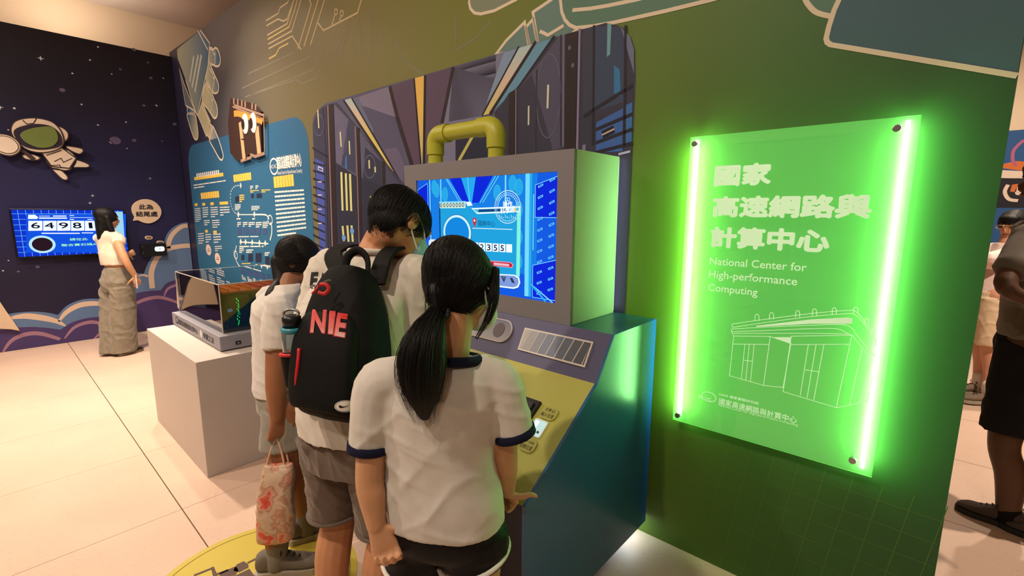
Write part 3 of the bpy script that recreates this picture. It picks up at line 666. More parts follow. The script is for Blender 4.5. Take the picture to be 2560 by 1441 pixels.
board('dish', crv([(-60, 1075), (-40, 1020), (10, 1008), (80, 1025), (135, 1065), (155, 1110), (135, 1150), (80, 1172), (10, 1160), (-40, 1130)], 4, True), 0.012, 0.045, suit)
board('dish_inner', crv([(-50, 1080), (-30, 1035), (20, 1025), (80, 1040), (125, 1080), (135, 1115), (110, 1145), (60, 1155), (0, 1140), (-40, 1120)], 4, True), 0.045, 0.049, mat('dish_pale', rgb(232, 216, 198), rough=0.5), 0.006)
board('handle', [(150, 1130), (175, 1125), (260, 1190), (245, 1205)], 0.022, 0.03, mat('dish_handle', rgb(78, 54, 58), rough=0.5))
A2.line(LC([(168, 905), (200, 935), (250, 930), (272, 893)]), 0.010, outl, 72); A2.line(LC([(345, 1170), (460, 1130)]), 0.009, outl, 52); A2.line(LC([(405, 1215), (455, 1190), (475, 1220), (540, 1190)]), 0.009, outl, 52)
A2.line(LC([(365, 1245), (445, 1240), (460, 1265)]), 0.009, outl, 52)
A2.done('outline_print', ast)

# speech bubbles
def bubble(name, pts, label, hh=0.02):
    q = LEFT.px(pts, *kR); u, v = q[0]
    e = empty(name, LEFT.w(u, v, 0), label, 'speech bubble')
    prism('board', LEFT, q, 0.002, hh, mat('bubble_cream', rgb(226, 200, 172), rough=0.6), e, 0.003)
    return e
bub = bubble('speech_bubble', crv([(230, 410), (188, 320), (190, 240), (240, 175), (330, 130), (420, 120), (520, 140), (610, 200), (665, 280), (672, 350), (640, 430), (560, 490), (470, 517), (380, 505), (290, 465)], 3)+[(208, 475)], 'large cream speech bubble board with black Chinese lettering on the left wall')
BP = Plane((-7.4795, 0, 0), (0, 1, 0), (0, 0, 1)); navy = mat('bubble_ink', rgb(26, 24, 40), rough=0.6)
ptext('lettering', '此為', 300+315/6.55, 480+288/6.55, 300+535/6.55, 480+208/6.55, navy, bub, BP, 0.03, 0.001)
ptext('lettering', '結尾處', 300+268/6.55, 480+405/6.55, 300+608/6.55, 480+322/6.55, navy, bub, BP, 0.03, 0.001)
for pts, lb in ((([(402, 750), (420, 725), (470, 720), (515, 727), (535, 752), (515, 778), (475, 780)], [(450, 790), (440, 778), (418, 772)]), 'small cream speech bubble sticker up and left of the glowing scanner'),
                (([(593, 830), (610, 803), (660, 800), (705, 808), (720, 832), (705, 858), (660, 862)], [(632, 868), (625, 858), (606, 852)]), 'small cream speech bubble sticker right above the glowing scanner')):
    e = bubble('speech_bubble', crv(pts[0], 3)+pts[1], lb, 0.008)
    A = Art(LEFT); xs = [p[0] for p in pts[0]]; y = pts[0][2][1]
    for q in range(2): A.line(L_([(min(xs)+28, y+22+q*18), (max(xs)-22, y+22+q*18)], kR), 0.012, I('bubble_tiny_ink', 120, 92, 84), 16.5)
    A.done('lettering', e)

# wall scanner with its lamp
s0 = LEFT.uv(352, 642); s1 = LEFT.uv(410, 607)
sc_ = empty('wall_scanner', LEFT.w((s0[0]+s1[0])/2, s0[1], 0), 'black wall scanner with a glowing white window beside the clouds', 'scanner')
prism('housing', LEFT, rrect(s0[0], s0[1], s1[0]+0.01, s1[1], 0.015), 0.0, 0.05, mat('black_plastic', rgb(18, 17, 20), rough=0.35), sc_, 0.006)
c = LEFT.uv(397, 622); prism('lamp_window', LEFT, rrect(c[0]-0.052, c[1]-0.03, c[0]+0.048, c[1]+0.028, 0.022), 0.05, 0.056, emis('scanner_glow', rgb(235, 250, 255), 5.0), sc_)
prism('lens', LEFT, ell(c[0], c[1], 0.008, 0.008, 14), 0.056, 0.058, mat('lens_grey', rgb(90, 95, 100), rough=0.2), sc_)
for q in ((0.012, 0.03), (0.012, 0.11)): prism('screw', LEFT, ell(s0[0]+q[0]+0.01, s0[1]+q[1]+0.02, 0.006, 0.006, 10), 0.05, 0.052, mat('steel', rgb(170, 170, 172), rough=0.3, metal=1), sc_)

# wall television
tvP = Plane((-7.5+0.06, 0, 0), (0, 1, 0), (0, 0, 1))
a = tvP.uv(24, 522); b = tvP.uv(41.5, 646); u0 = (a[0]+b[0])/2; v1 = a[1]; v0 = b[1]; u1 = u0+0.97
tv = empty('television', tvP.w((u0+u1)/2, v0, -0.06), 'wall television with a blue grid screen and big counter digits behind the woman', 'television')
prism('housing', LEFT, [(u0, v0), (u1, v0), (u1, v1), (u0, v1)], 0.03, 0.059, mat('tv_black', rgb(14, 14, 16), rough=0.3), tv, 0.004)
prism('bracket', LEFT, rrect(u0+0.3, v0-0.05, u0+0.7, v0+0.08, 0.01), 0.004, 0.03, mat('tv_black', None), tv)
EM = lambda n, r, g, b_, k=1.0: emis('screen_'+n, rgb(r, g, b_), k)
A = Art(tvP); m_ = 0.012
sb = EM('deep_blue', 18, 52, 205, 1.0); sg = EM('grid', 96, 176, 255, 1.0); sw = EM('white', 235, 245, 255, 1.1); sd = EM('dark', 14, 16, 40); sm_ = EM('mid_blue', 20, 84, 228)
A.fill([(u0+m_, v0+m_), (u1-m_, v0+m_), (u1-m_, v1-m_), (u0+m_, v1-m_)], sb, 0)
for k in range(1, 16): A.line([(u0+k*0.0605, v0+m_), (u0+k*0.0605, v1-m_)], 0.005, sg, 1)
for k in range(1, 9): A.line([(u0+m_, v0+k*0.06), (u1-m_, v0+k*0.06)], 0.005, sg, 1)
TV = lambda pts: tvP.px(pts, *kL)
A.fill(TV([(205, 300), (985, 300), (985, 600), (205, 600)]), sm_, 2)
for x0, x1 in ((222, 332), (338, 442), (447, 552), (557, 660), (665, 770), (775, 880)):
    A.fill(TV([(x0, 352), (x1, 352), (x1, 429), (x0, 431)]), sw, 3)
c = tvP.uv(332/3.133, 440+537/3.133); A.fill(ell(c[0], c[1], 0.107, 0.098, 36), EM('pale_ring', 190, 235, 255), 3); A.fill(ell(c[0], c[1], 0.083, 0.075, 36), EM('maroon', 42, 24, 34), 4)
c2 = tvP.uv(750/3.133, 440+480/3.133); A.fill(ell(c2[0]+0.03, c2[1]-0.01, 0.06, 0.055, 24), sw, 3)
A.fill(TV([(880, 280), (960, 280), (975, 490), (890, 490)]), EM('pale_picture', 160, 215, 240), 4)
for x0, x1, y, wd in ((305, 390, 315, 0.006), (415, 520, 315, 0.012), (305, 525, 331, 0.014), (545, 725, 327, 0.005), (545, 580, 341, 0.008), (685, 725, 341, 0.008), (325, 625, 450, 0.012), (640, 730, 447, 0.010), (545, 580, 311, 0.008)):
    A.line(TV([(x0, y), (x1, y)]), wd, sw, 3)
A.fill(TV([(222, 305), (275, 305), (300, 325), (290, 338), (218, 338)]), sw, 3)
A.done('screen', tv)
for s, x0, x1 in (('6', 247, 308), ('4', 353, 418), ('9', 466, 530), ('8', 574, 634), ('1', 698, 720)):
    ptext('digit', s, x0/3.133, 440+411/3.133, x1/3.133, 440+366/3.133, sd, tv, tvP, 0.02 if s != '1' else 0.004, 0.0035)
yg = EM('lime', 170, 255, 190)
ptext('caption', '請在此', 548/3.133, 440+508/3.133, 685/3.133, 440+485/3.133, yg, tv, tvP, 0.02, 0.0035)
ptext('caption', '整合寶石碼A', 482/3.133, 440+553/3.133, 755/3.133, 440+525/3.133, yg, tv, tvP, 0.02, 0.0035)

# ------------------------------------------------------------------ hall beyond the wall end
A = Art(BACK); Bk = lambda pts: BACK.px(pts); 
v_ = BACK.uv(2535, 326)[1]; u_ = BACK.uv(2480, 500)[0]
A.fill([(u_-1.6, 0.0), (u_+4.2, 0.0), (u_+4.2, v_), (u_-1.6, v_)], I('far_blue', 42, 86, 140), 0)
or_ = I('far_orange', 206, 112, 56); wh = I('far_white', 226, 208, 190); bk2 = I('far_dark', 34, 34, 44)
A.fill(Bk([(2500, 412), (2540, 403), (2620, 408), (2640, 430), (2560, 428), (2500, 420)]), or_, 1)
A.fill(Bk([(2490, 425), (2640, 432), (2640, 450), (2500, 445)]), wh, 1)
A.fill(Bk([(2490, 446), (2660, 446), (2660, 520), (2490, 520)]), bk2, 1)
A.line(crv(Bk([(2560, 350), (2535, 375), (2532, 400), (2540, 415)]), 5), 0.03, I('far_pink', 176, 96, 130), 2)
A.line(crv(Bk([(2520, 462), (2512, 480), (2522, 498), (2545, 502)]), 5), 0.035, wh, 2); A.line(crv(Bk([(2560, 462), (2546, 472), (2544, 484), (2562, 482)]), 5), 0.035, wh, 2)
A.fill(Bk([(2530, 462), (2545, 460), (2540, 480), (2525, 480)]), or_, 2)
A.done('robot_mural', wall_back, 'blue far wall print with an orange and white machine')

# ================================================================== FURNITURE AND EXHIBITS
# ------------------------------------------------------------------ interactive console
X0, X1 = -2.42, -0.875; YB = 1.962; ZB = 0.09; ZT = 1.083
PROF = [(1.055, ZB), (1.055, 0.618), (1.472, 0.914), (1.587, ZT), (YB, ZT), (YB, ZB)]
con = empty('control_console', ((X0+X1)/2, 1.5, 0), 'teal and yellow sloped control console with keypad panel under the monitor box', 'console')
SIDE = Plane((0, 0, 0), (0, 1, 0), (0, 0, 1))        # profile plane, extruded along x
teal = ramp_mat('console_teal_painted_glow', SIDE, (0, 1, 0), [(1.05, rgb(44, 98, 148)), (1.5, rgb(26, 90, 136)), (1.80, rgb(16, 78, 122)), (1.90, rgb(10, 74, 128)), (1.965, rgb(12, 66, 176))], rough=0.30, spec=0.6, var=0.01)  # teal panel; the blue LED glow along its back edge is painted in
navy_m = mat('console_navy', rgb(34, 36, 62), rough=0.45, var=0.02)
ins = [(y+0.012 if y < 1.9 else y-0.004, z) for y, z in PROF]
prism('body', SIDE, [(1.07, ZB), (1.07, 0.612), (1.482, 0.905), (1.597, ZT-0.012), (YB-0.004, ZT-0.012), (YB-0.004, ZB)], X0+0.012, X1-0.012, navy_m, con)
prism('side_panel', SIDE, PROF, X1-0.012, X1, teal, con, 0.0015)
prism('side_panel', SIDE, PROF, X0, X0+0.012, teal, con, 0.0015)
def slab(name, a, b, th, M, x0=X0+0.012, x1=X1-0.012, parent=con):
    (ya, za), (yb, zb) = a, b; d = Vector((0, yb-ya, zb-za)).normalized(); nn = Vector((1, 0, 0)).cross(d)
    bm = bmesh.new(); q = []
    for off in (nn*-th, Vector((0, 0, 0))):
        q += [Vector((x0, ya, za))+off, Vector((x1, ya, za))+off, Vector((x1, yb, zb))+off, Vector((x0, yb, zb))+off]
    add_hull(bm, q); return obj(name, bm, M, parent)
slab('front_panel', (1.055, ZB), (1.055, 0.618), 0.014, navy_m)
slab('key_panel', (1.055, 0.618), (1.472, 0.914), 0.012, mat('console_yellow', rgb(172, 170, 80), rough=0.5, var=0.02))
slab('upper_panel', (1.472, 0.914), (1.587, ZT), 0.012, mat('console_violet', rgb(74, 72, 108), rough=0.5, var=0.02))
slab('top_panel', (1.587, ZT), (YB, ZT), 0.012, mat('console_top_teal', rgb(10, 74, 84), rough=0.3, spec=0.6))
box('plinth', X0+0.12, 1.2, 0, X1-0.16, YB-0.10, ZB, navy_m, con)
# light strip under the console near the wall
box('under_light', X0+0.3, YB-0.055, ZB-0.012, X1-0.02, YB-0.03, ZB-0.001, emis('under_console_led', (0.78, 0.94, 1.0, 1), 22.0), con)
UP = Plane((0, 1.472, 0.914), (1, 0, 0), (0, 1.587-1.472, ZT-0.914))
KP = Plane((0, 1.055, 0.618), (1, 0, 0), (0, 1.472-1.055, 0.914-0.618))
kG = (1120, 700, 1.9446); kH = (1240, 980, 4.505); kM = (1000, 340, 2.5734)
# plaques on the violet band
fr = mat('plaque_frame', rgb(206, 196, 190), rough=0.45)
ctr = UP.uv(1213, 815); a = UP.uv(1120+300/1.9446, 700+255/1.9446); vv = 0.055
uR = UP.uv(1279, 838)[0]; uL = uR-0.36; vm = (UP.uv(1279, 838)[1]+UP.uv(1200, 812)[1])/2
pl_g = ramp_mat('plaque_silver', UP, tuple(UP.v), [(vm-0.06, rgb(168, 164, 168)), (vm+0.06, rgb(110, 116, 142))], rough=0.4)
prism('round_plaque', UP, rrect(uL, vm-0.056, uR, vm+0.056, 0.0555), 0.0, 0.008, fr, con, 0.002)
prism('plaque_face', UP, rrect(uL+0.006, vm-0.050, uR-0.006, vm+0.050, 0.0495), 0.008, 0.009, pl_g, con)
for uu in (uR-0.075, uR-0.285): prism('plaque_dot', UP, ell(uu, vm, 0.032, 0.036, 24), 0.009, 0.0105, mat('plaque_umber', rgb(92, 78, 80), rough=0.5), con)
q4 = UP.px([(378, 235), (711, 305), (668, 430), (342, 342)], *kG)
prism('stripe_plaque', UP, q4[::-1], 0.0, 0.008, fr, con, 0.001)
TLp, TRp, BRp, BLp = [np.array(p) for p in q4]
def bil(s, t): return tuple((TLp*(1-s)+TRp*s)*(1-t)+(BLp*(1-s)+BRp*s)*t)
edges = np.linspace(0.02, 0.98, 9)
cols = [(170, 166, 162), (150, 150, 154), (128, 134, 146), (108, 118, 138), (98, 108, 128), (86, 94, 110), (76, 82, 94), (68, 72, 82)]
slant = 0.075
for k in range(9):
    lo0 = max(0.02, 0.02+(k-1)*0.12+0.012); t_l = 0.02+k*0.12
    s_top0, s_top1 = 0.13*k-0.02, 0.13*k+0.095; s_b0, s_b1 = s_top0-0.06, s_top1-0.06
    pts = [(s_top0, 0.07), (s_top1, 0.07), (s_b1, 0.93), (s_b0, 0.93)]
    pts = [(min(max(s, 0.02), 0.98), t) for s, t in pts]
    if pts[1][0]-pts[0][0] < 0.02 and pts[2][0]-pts[3][0] < 0.02: continue
    qq = [bil(*p) for p in pts][::-1]
    if pts[1][0]-pts[0][0] < 0.004: qq = qq[:3]
    c = cols[min(k, 7)]; prism('stripe', UP, qq, 0.008, 0.0092, mat('stripe_%d' % k, rgb(*c), rough=0.45), con)
# readers on the yellow panel
def plaque(lines, pts, boxes):
    q = KP.px(pts, *kH); prism('sign_plate', KP, q[::-1] if False else q, 0.0, 0.006, mat('plate_olive', rgb(168, 164, 74), rough=0.45), con, 0.0015)
    for s, (x0, y0, x1, y1), sk in boxes:
        pass
def pill(cx, cy, ax, ay, wu, wv):
    """rounded plate: centre pixel, half sizes in metres, built square with the panel"""
    c = KP.uv(cx, cy); return rrect(c[0]-wu, c[1]-wv, c[0]+wu, c[1]+wv, min(wu, wv)*0.75), c
ink = mat('plate_ink', rgb(64, 58, 34), rough=0.6)
p1, c1 = pill(1240+600/4.505, 980+250/4.505, 0, 0, 0.036, 0.028)
prism('sign_plate', KP, p1, 0.0, 0.006, mat('plate_olive', rgb(166, 164, 78), rough=0.45), con, 0.0015)
text('plate_lettering', '手環 ID', KP, c1[0]-0.022, c1[1]+0.004, c1[0]+0.022, c1[1]+0.019, ink, con, 0.005, 0.0066)
text('plate_lettering', '輸入位置', KP, c1[0]-0.028, c1[1]-0.019, c1[0]+0.028, c1[1]-0.002, ink, con, 0.005, 0.0066)
p2, c2 = pill(1240+365/4.505, 980+605/4.505, 0, 0, 0.034, 0.028)
prism('sign_plate', KP, p2, 0.0, 0.006, mat('plate_olive', None), con, 0.0015)
text('plate_lettering', 'QR code', KP, c2[0]-0.024, c2[1]+0.004, c2[0]+0.022, c2[1]+0.018, ink, con, 0.005, 0.0066)
text('plate_lettering', '感應位置', KP, c2[0]-0.028, c2[1]-0.019, c2[0]+0.026, c2[1]-0.001, ink, con, 0.005, 0.0066)
rd = KP.px([(440, 308), (600, 362), (500, 530), (345, 465)], *kH)
cu = sum(p[0] for p in rd)/4; cv = sum(p[1] for p in rd)/4
rdr = empty('code_reader', KP.w(cu, cv, 0), 'small white lit code reader set into the yellow console panel', 'reader')
prism('frame', KP, rrect(cu-0.031, cv-0.036, cu+0.031, cv+0.036, 0.008), 0.0, 0.005, mat('reader_rim', rgb(226, 232, 222), rough=0.3), rdr, 0.001)
prism('window', KP, rrect(cu-0.026, cv-0.031, cu+0.026, cv+0.031, 0.006), 0.005, 0.0058, emis('reader_glow', rgb(205, 235, 228), 0.95), rdr)
prism('light_bar', KP, [(cu-0.022, cv-0.024), (cu-0.010, cv-0.028), (cu-0.004, cv+0.024), (cu-0.020, cv+0.027)], 0.0058, 0.0062, emis('reader_bar', rgb(250, 255, 255), 1.6), rdr)
prism('lens', KP, ell(cu+0.013, cv-0.016, 0.0055, 0.0055, 16), 0.0058, 0.0072, mat('lens_grey', None), rdr)
kb = empty('number_keypad', KP.w(cu-0.125, cv, 0), 'black keypad tray on the yellow panel, half hidden by the girl', 'keypad')
prism('tray', KP, [(cu-0.235, cv-0.10), (cu-0.045, cv-0.10), (cu-0.045, cv+0.10), (cu-0.235, cv+0.10)], 0.0, 0.014, mat('black_plastic', None), kb, 0.002)
bm = bmesh.new()
for i in range(3):
    for j in range(4):
        a_, b_ = cu-0.225+i*0.057, cv-0.088+j*0.045
        prism('key', KP, rrect(a_, b_, a_+0.048, b_+0.037, 0.005), 0.014, 0.021, mat('key_black', rgb(34, 34, 38), rough=0.4), kb, 0.002)
bm.free()

# ------------------------------------------------------------------ monitor box
BX0, BX1, BY0, BY1, BZ0, BZ1 = -2.211, -1.087, 1.592, 1.952, ZT, 1.80
mon = empty('monitor_box', ((BX0+BX1)/2, 1.77, BZ0), 'grey boxed monitor with a glowing blue game screen on top of the console', 'monitor')
grey = mat('monitor_grey', rgb(124, 120, 124), rough=0.5, var=0.015)
sx0, sx1, sz0, sz1 = -2.108, -1.167, 1.166, 1.716
bm = bmesh.new()
add_box(bm, BX0, BY0, BZ0, sx0, BY0+0.02, BZ1); add_box(bm, sx1, BY0, BZ0, BX1, BY0+0.02, BZ1)
add_box(bm, sx0, BY0, BZ0, sx1, BY0+0.02, sz0); add_box(bm, sx0, BY0, sz1, sx1, BY0+0.02, BZ1)
obj('bezel', bm, grey, mon)
box('cabinet', BX0, BY0+0.02, BZ0, BX1, BY1, BZ1, mat('monitor_side', rgb(182, 190, 172), rough=0.45, var=0.01), mon, 0.002)
box('back_light', BX1-0.02, BY1+0.0005, BZ0+0.01, BX1-0.004, BY1+0.006, BZ1-0.01, emis('monitor_back_led', (0.85, 0.95, 1.0, 1), 5.0), mon)
SP = Plane((0, BY0+0.012, 0), (1, 0, 0), (0, 0, 1)); S = lambda pts: SP.px(pts, *kM)
A = Art(SP); A.fill([(sx0-0.001, sz0-0.001), (sx1+0.001, sz0-0.001), (sx1+0.001, sz1+0.001), (sx0-0.001, sz1+0.001)], EM('azure', 26, 128, 232), -1)
su = lambda s: sx0+(sx1-sx0)*s; sv = lambda t: sz0+(sz1-sz0)*t
cy_ = EM('cyan', 40, 170, 240); lc = EM('light_cyan', 120, 220, 255); dbl = EM('royal', 16, 40, 220); mb = EM('blue', 22, 92, 228); wt = EM('white', 235, 245, 255, 1.1)
R4 = lambda a, b, c, d: [(su(a), sv(b)), (su(c), sv(b)), (su(c), sv(d)), (su(a), sv(d))]
def q01(pts): return [(su(a), sv(b)) for a, b in pts]
A.fill(R4(0, 0, 0.12, 1), mb, 0); A.fill(R4(0.88, 0, 1, 1), mb, 0)
A.fill(q01([(0, 0), (1, 0), (0.80, 0.20), (0.2, 0.20)]), mb, 1)
A.fill(q01([(0.28, 1), (0.37, 1), (0.43, 0.78), (0.38, 0.78)]), dbl, 1); A.fill(q01([(0.48, 1), (0.60, 1), (0.50, 0.78), (0.45, 0.78)]), dbl, 1)
A.fill(q01([(0.37, 1), (0.48, 1), (0.45, 0.78), (0.43, 0.78)]), cy_, 1)
for a, b in (((0.26, 1), (0.38, 0.78)), ((0.62, 1), (0.51, 0.78)), ((0.25, 1), (0.36, 0.78)), ((0.64, 1), (0.53, 0.78)), ((0.42, 1), (0.435, 0.78))): A.line(q01([a, b]), 0.004, lc, 2)
for x0, x1, c in ((0.105, 0.115, lc), (0.20, 0.21, lc), (0.68, 0.69, lc), (0.81, 0.835, lc), (0.835, 0.85, cy_)): A.fill(R4(x0, 0.02 if x0 > 0.8 else 0.2, x1, 1), c, 2)
for x, y in ((0.73, 0.93), (0.77, 0.90), (0.63, 0.86), (0.77, 0.72), (0.77, 0.50), (0.77, 0.30), (0.15, 0.93), (0.17, 0.90), (0.24, 0.86)):
    A.fill(ell(su(x), sv(y), 0.022, 0.035, 20), cy_, 2); A.line(ell(su(x), sv(y), 0.022, 0.035, 20), 0.003, EM('ring_cyan', 60, 190, 200), 3, True)
for x0, y0, x1, y1 in ((0.87, 0.66, 1.0, 0.93), (0.86, 0.02, 1.0, 0.30), (0.0, 0.62, 0.09, 0.93), (0.0, 0.03, 0.10, 0.28)):
    A.fill(q01([(x0, y0), (x1, y0+(0.0 if y0 > 0.5 else -0.02)), (x1, y1+0.04), (x0, y1-0.02)]), dbl, 2); A.line(q01([(x0, y0), (x1, y0), (x1, y1+0.04), (x0, y1-0.02)]), 0.003, lc, 3, True)
rr = random.Random(4)
for k in range(22):
    x = (0.90, 0.965)[k % 2]; y = 0.06+k*0.042
    A.line(q01([(x-0.014, y-0.008), (x+0.014, y+0.012)]), 0.009, lc, 4); A.line(q01([(x-0.010, y-0.005), (x+0.010, y+0.009)]), 0.004, mb, 5)
for k in range(6): A.line(q01([(0.03+0.03*(k % 2), 0.06+k*0.045), (0.055+0.03*(k % 2), 0.075+k*0.045)]), 0.008, lc, 4)
A.line(q01([(0.855, 0.12), (0.98, 0.0)]), 0.006, lc, 3); A.line(q01([(0.84, 0.14), (0.94, 0.0)]), 0.01, cy_, 3); A.line(q01([(0.86, 0.84), (0.86, 0.40)]), 0.005, lc, 3)
# game card
pan = EM('card', 34, 164, 224); ptop = EM('card_top', 130, 214, 240)
A.fill(S([(258, 430), (425, 425), (445, 455), (470, 455), (495, 490), (778, 470), (770, 920), (262, 905)]), pan, 6)
A.line(S([(258, 430), (268, 910)]), 0.010, EM('card_edge', 12, 64, 130), 7); A.line(S([(770, 480), (762, 905)]), 0.022, EM('mint', 130, 246, 224), 7)
A.line(S([(256, 428), (425, 424), (445, 452)]), 0.006, lc, 8)
A.line(S([(258, 445), (425, 442)]), 0.034, EM('strip_pale', 210, 236, 222), 7)
for k in range(8):
    c = SP.uv(1000+(270+k*20)/2.5734, 340+(447-k*0.5)/2.5734); A.line(ell(c[0], c[1], 0.0065, 0.0085, 14), 0.0035, EM('ink', 20, 24, 40), 9, True)
A.fill(S([(425, 425), (458, 423), (472, 448), (440, 452)]), wt, 8)
A.fill(S([(462, 465), (778, 452), (778, 490), (500, 503)]), wt, 7); A.fill(S([(472, 473), (772, 462), (770, 482), (503, 494)]), EM('bar_aqua', 70, 196, 224), 8); A.line(S([(510, 482), (700, 476)]), 0.012, EM('bar_dark', 24, 70, 130), 9); A.fill(S([(740, 466), (752, 465), (752, 489), (740, 490)]), EM('tick_gold', 235, 210, 120), 9)
c = SP.uv(1000+370/2.5734, 340+622/2.5734); A.fill(ell(c[0], c[1], 0.108, 0.092, 48), EM('ring_shadow', 40, 110, 190), 7); A.fill(ell(c[0], c[1], 0.104, 0.088, 48), EM('ring_pale', 205, 244, 248), 8); A.fill(ell(c[0], c[1], 0.090, 0.076, 48), EM('disc_blue', 22, 138, 226), 9)
c = SP.uv(1000+484/2.5734, 340+550/2.5734); A.fill(ell(c[0], c[1]+0.004, 0.014, 0.014, 20), EM('pin_red', 214, 40, 60), 8); A.fill([(c[0]-0.012, c[1]-0.003), (c[0], c[1]-0.030), (c[0]+0.012, c[1]-0.003)], EM('pin_red', 0, 0, 0), 8); A.fill(ell(c[0], c[1]+0.004, 0.006, 0.006, 12), wt, 9)
A.line(S([(470, 594), (728, 602)]), 0.003, wt, 8)
for k in range(6):
    x = 470+k*43.5; A.fill(S([(x, 684+k*2.4), (x+38, 686+k*2.4), (x+38, 740+k*2.2), (x, 738+k*2.2)]), wt, 8)
A.fill(S([(560, 800), (715, 812), (735, 828), (725, 850), (560, 832)]), EM('button_pink', 235, 150, 170), 8); A.fill(S([(560, 806), (712, 817), (728, 829), (720, 845), (560, 828)]), EM('button_red', 206, 22, 52), 9)
A.line(S([(608, 822), (708, 832)]), 0.011, EM('button_text', 240, 190, 200), 10)
pl_ = S([(480, 880), (740, 893), (772, 912), (778, 945), (765, 975), (735, 984), (480, 952)]); A.fill(pl_, wt, 8)
A.fill(S([(490, 888), (738, 900), (764, 916), (768, 944), (758, 966), (732, 974), (490, 944)]), EM('tray_lilac', 128, 156, 224), 9)
A.fill(S([(655, 902), (688, 905), (674, 944)]), EM('gem_dark', 46, 54, 74), 10); A.fill(S([(712, 912), (728, 914), (745, 950), (724, 942)]), EM('gem_dark', 0, 0, 0), 10); A.fill(S([(664, 906), (684, 907), (674, 925)]), EM('gem_grey', 104, 116, 140), 11)
# help bubble at the left of the card, round stamp
A.fill(rrect(*SP.uv(1000+194/2.5734, 340+930/2.5734), *SP.uv(1000+256/2.5734, 340+668/2.5734), 0.02), EM('help_pale', 226, 236, 248), 7)
rr = random.Random(2)
for i in range(3):
    for j in range(7): A.line(S([(206+i*15, 690+j*22), (216+i*15, 691+j*22)]), 0.014*rr.uniform(0.5, 1), EM('help_ink', 90, 120, 160), 8)
c = SP.uv(1000+697/2.5734, 340+458/2.5734); st_i = EM('stamp', 196, 232, 246)
A.line(ell(c[0], c[1], 0.078, 0.073, 48), 0.004, st_i, 12, True); A.line(ell(c[0], c[1], 0.068, 0.063, 48), 0.0025, st_i, 12, True)
for k in range(18): A.fill(ell(c[0]+0.059*math.cos(k*math.pi/17), c[1]+0.054*math.sin(k*math.pi/17), 0.0035, 0.0035, 8), st_i, 12)
for dx in (-0.007, 0.007): A.line(ell(c[0]+dx, c[1]+0.034, 0.008, 0.007, 14), 0.003, st_i, 12, True)
for k in range(9): A.line([(c[0]-0.05+k*0.012, c[1]-0.035-(k % 3)*0.006), (c[0]-0.044+k*0.012, c[1]-0.05)], 0.003, st_i, 12)
screen = A.done('screen', mon, 'glowing blue game screen with a card, ring and digits')
text('stamp_lettering', '操作', SP, c[0]-0.026, c[1]+0.000, c[0]+0.030, c[1]+0.026, wt, mon, 0.0, 0.0075, fat=0.03)
text('stamp_lettering', '科學塔', SP, c[0]-0.042, c[1]-0.032, c[0]+0.044, c[1]-0.004, wt, mon, 0.0, 0.0075, skew=0.12, fat=0.03)
inkE = EM('ink', 20, 24, 40)
ptext('place_lettering', '國網中心', 1000+508/2.5734, 340+580/2.5734, 1000+616/2.5734, 340+546/2.5734, EM('text_teal', 16, 66, 110), mon, SP, 0.0, 0.006)
for k, s in enumerate('12355'):
    x = 470+k*43.5; ptext('digit', s, 1000+(x+9)/2.5734, 340+(731+k*2.2)/2.5734, 1000+(x+30)/2.5734, 340+(695+k*2.4)/2.5734, inkE, mon, SP, 0.025, 0.006)

# ------------------------------------------------------------------ pipe handle on the monitor box
ylw = mat('pipe_yellow', rgb(172, 172, 48), rough=0.42, spec=0.5, var=0.02)
px0, px1, py, pz = -2.07, -1.614, 1.70, 1.962
pipe = empty('pipe_handle', ((px0+px1)/2, py, BZ1), 'yellow-green plastic pipe arch standing on top of the monitor box', 'pipe')
obj('straight_pipe', tube([(px0, py, BZ1), (px0, py, pz-0.05)], 0.040, 28), ylw, pipe, True)
obj('straight_pipe', tube([(px1, py, BZ1), (px1, py, pz-0.05)], 0.040, 28), ylw, pipe, True)
obj('straight_pipe', tube([(px0+0.03, py, pz), (px1-0.03, py, pz)], 0.040, 28), ylw, pipe, True)
def elbow(xc, sgn):
    R = 0.05; pts = [(xc, py, pz-0.105), (xc, py, pz-R)]
    for k in range(1, 9):
        t = math.pi/2*k/8; pts.append((xc+sgn*R*(1-math.cos(t)), py, pz-R+R*math.sin(t)))
    pts.append((xc+sgn*0.11, py, pz))
    return tube(pts, 0.047, 28)
obj('elbow', elbow(px0, 1), ylw, pipe, True); obj('elbow', elbow(px1, -1), ylw, pipe, True)
for o in pipe.children:
    md = o.modifiers.new('soft', 'EDGE_SPLIT') ; md.split_angle = math.radians(40)

# ------------------------------------------------------------------ illuminated acrylic sign
GAP = 0.046; AT = 0.008
SG = Plane(WALL.w(0, 0, GAP), WALL.u, WALL.v)
sgn = empty('acrylic_sign', SG.w(0.295, 0.625, -GAP), 'green glowing acrylic sign with white Chinese and English lettering on the green wall', 'sign')
c00, c01, c10, c11 = SG.uv(1685, 1048), SG.uv(1727, 345), SG.uv(2177, 1192), SG.uv(2307, 287)
gu0, gu1, gv0, gv1 = (c00[0]+c01[0])/2, (c10[0]+c11[0])/2, (c00[1]+c10[1])/2, (c01[1]+c11[1])/2
acr = clear_mat('acrylic_sheet', (0.93, 1.0, 0.93, 1), 0.04, 0.08, (0.45, 1.0, 0.45, 1), glow=(0.046, 0.165, 0.034, 1))
edge_m = mat('acrylic_edge', rgb(190, 240, 170), rough=0.3, sss=0.0)
bm = bmesh.new(); add_prism(bm, SG, [(gu0, gv0), (gu1, gv0), (gu1, gv1), (gu0, gv1)], 0, AT)
bm.faces.ensure_lookup_table()
for f in bm.faces:
    if abs(f.normal.dot(WALL.n)) < 0.5: f.material_index = 1
sheet = obj('sheet', bm, [acr, edge_m], sgn)
led = emis('sign_led_green', (0.40, 1.0, 0.34, 1), 84.0)
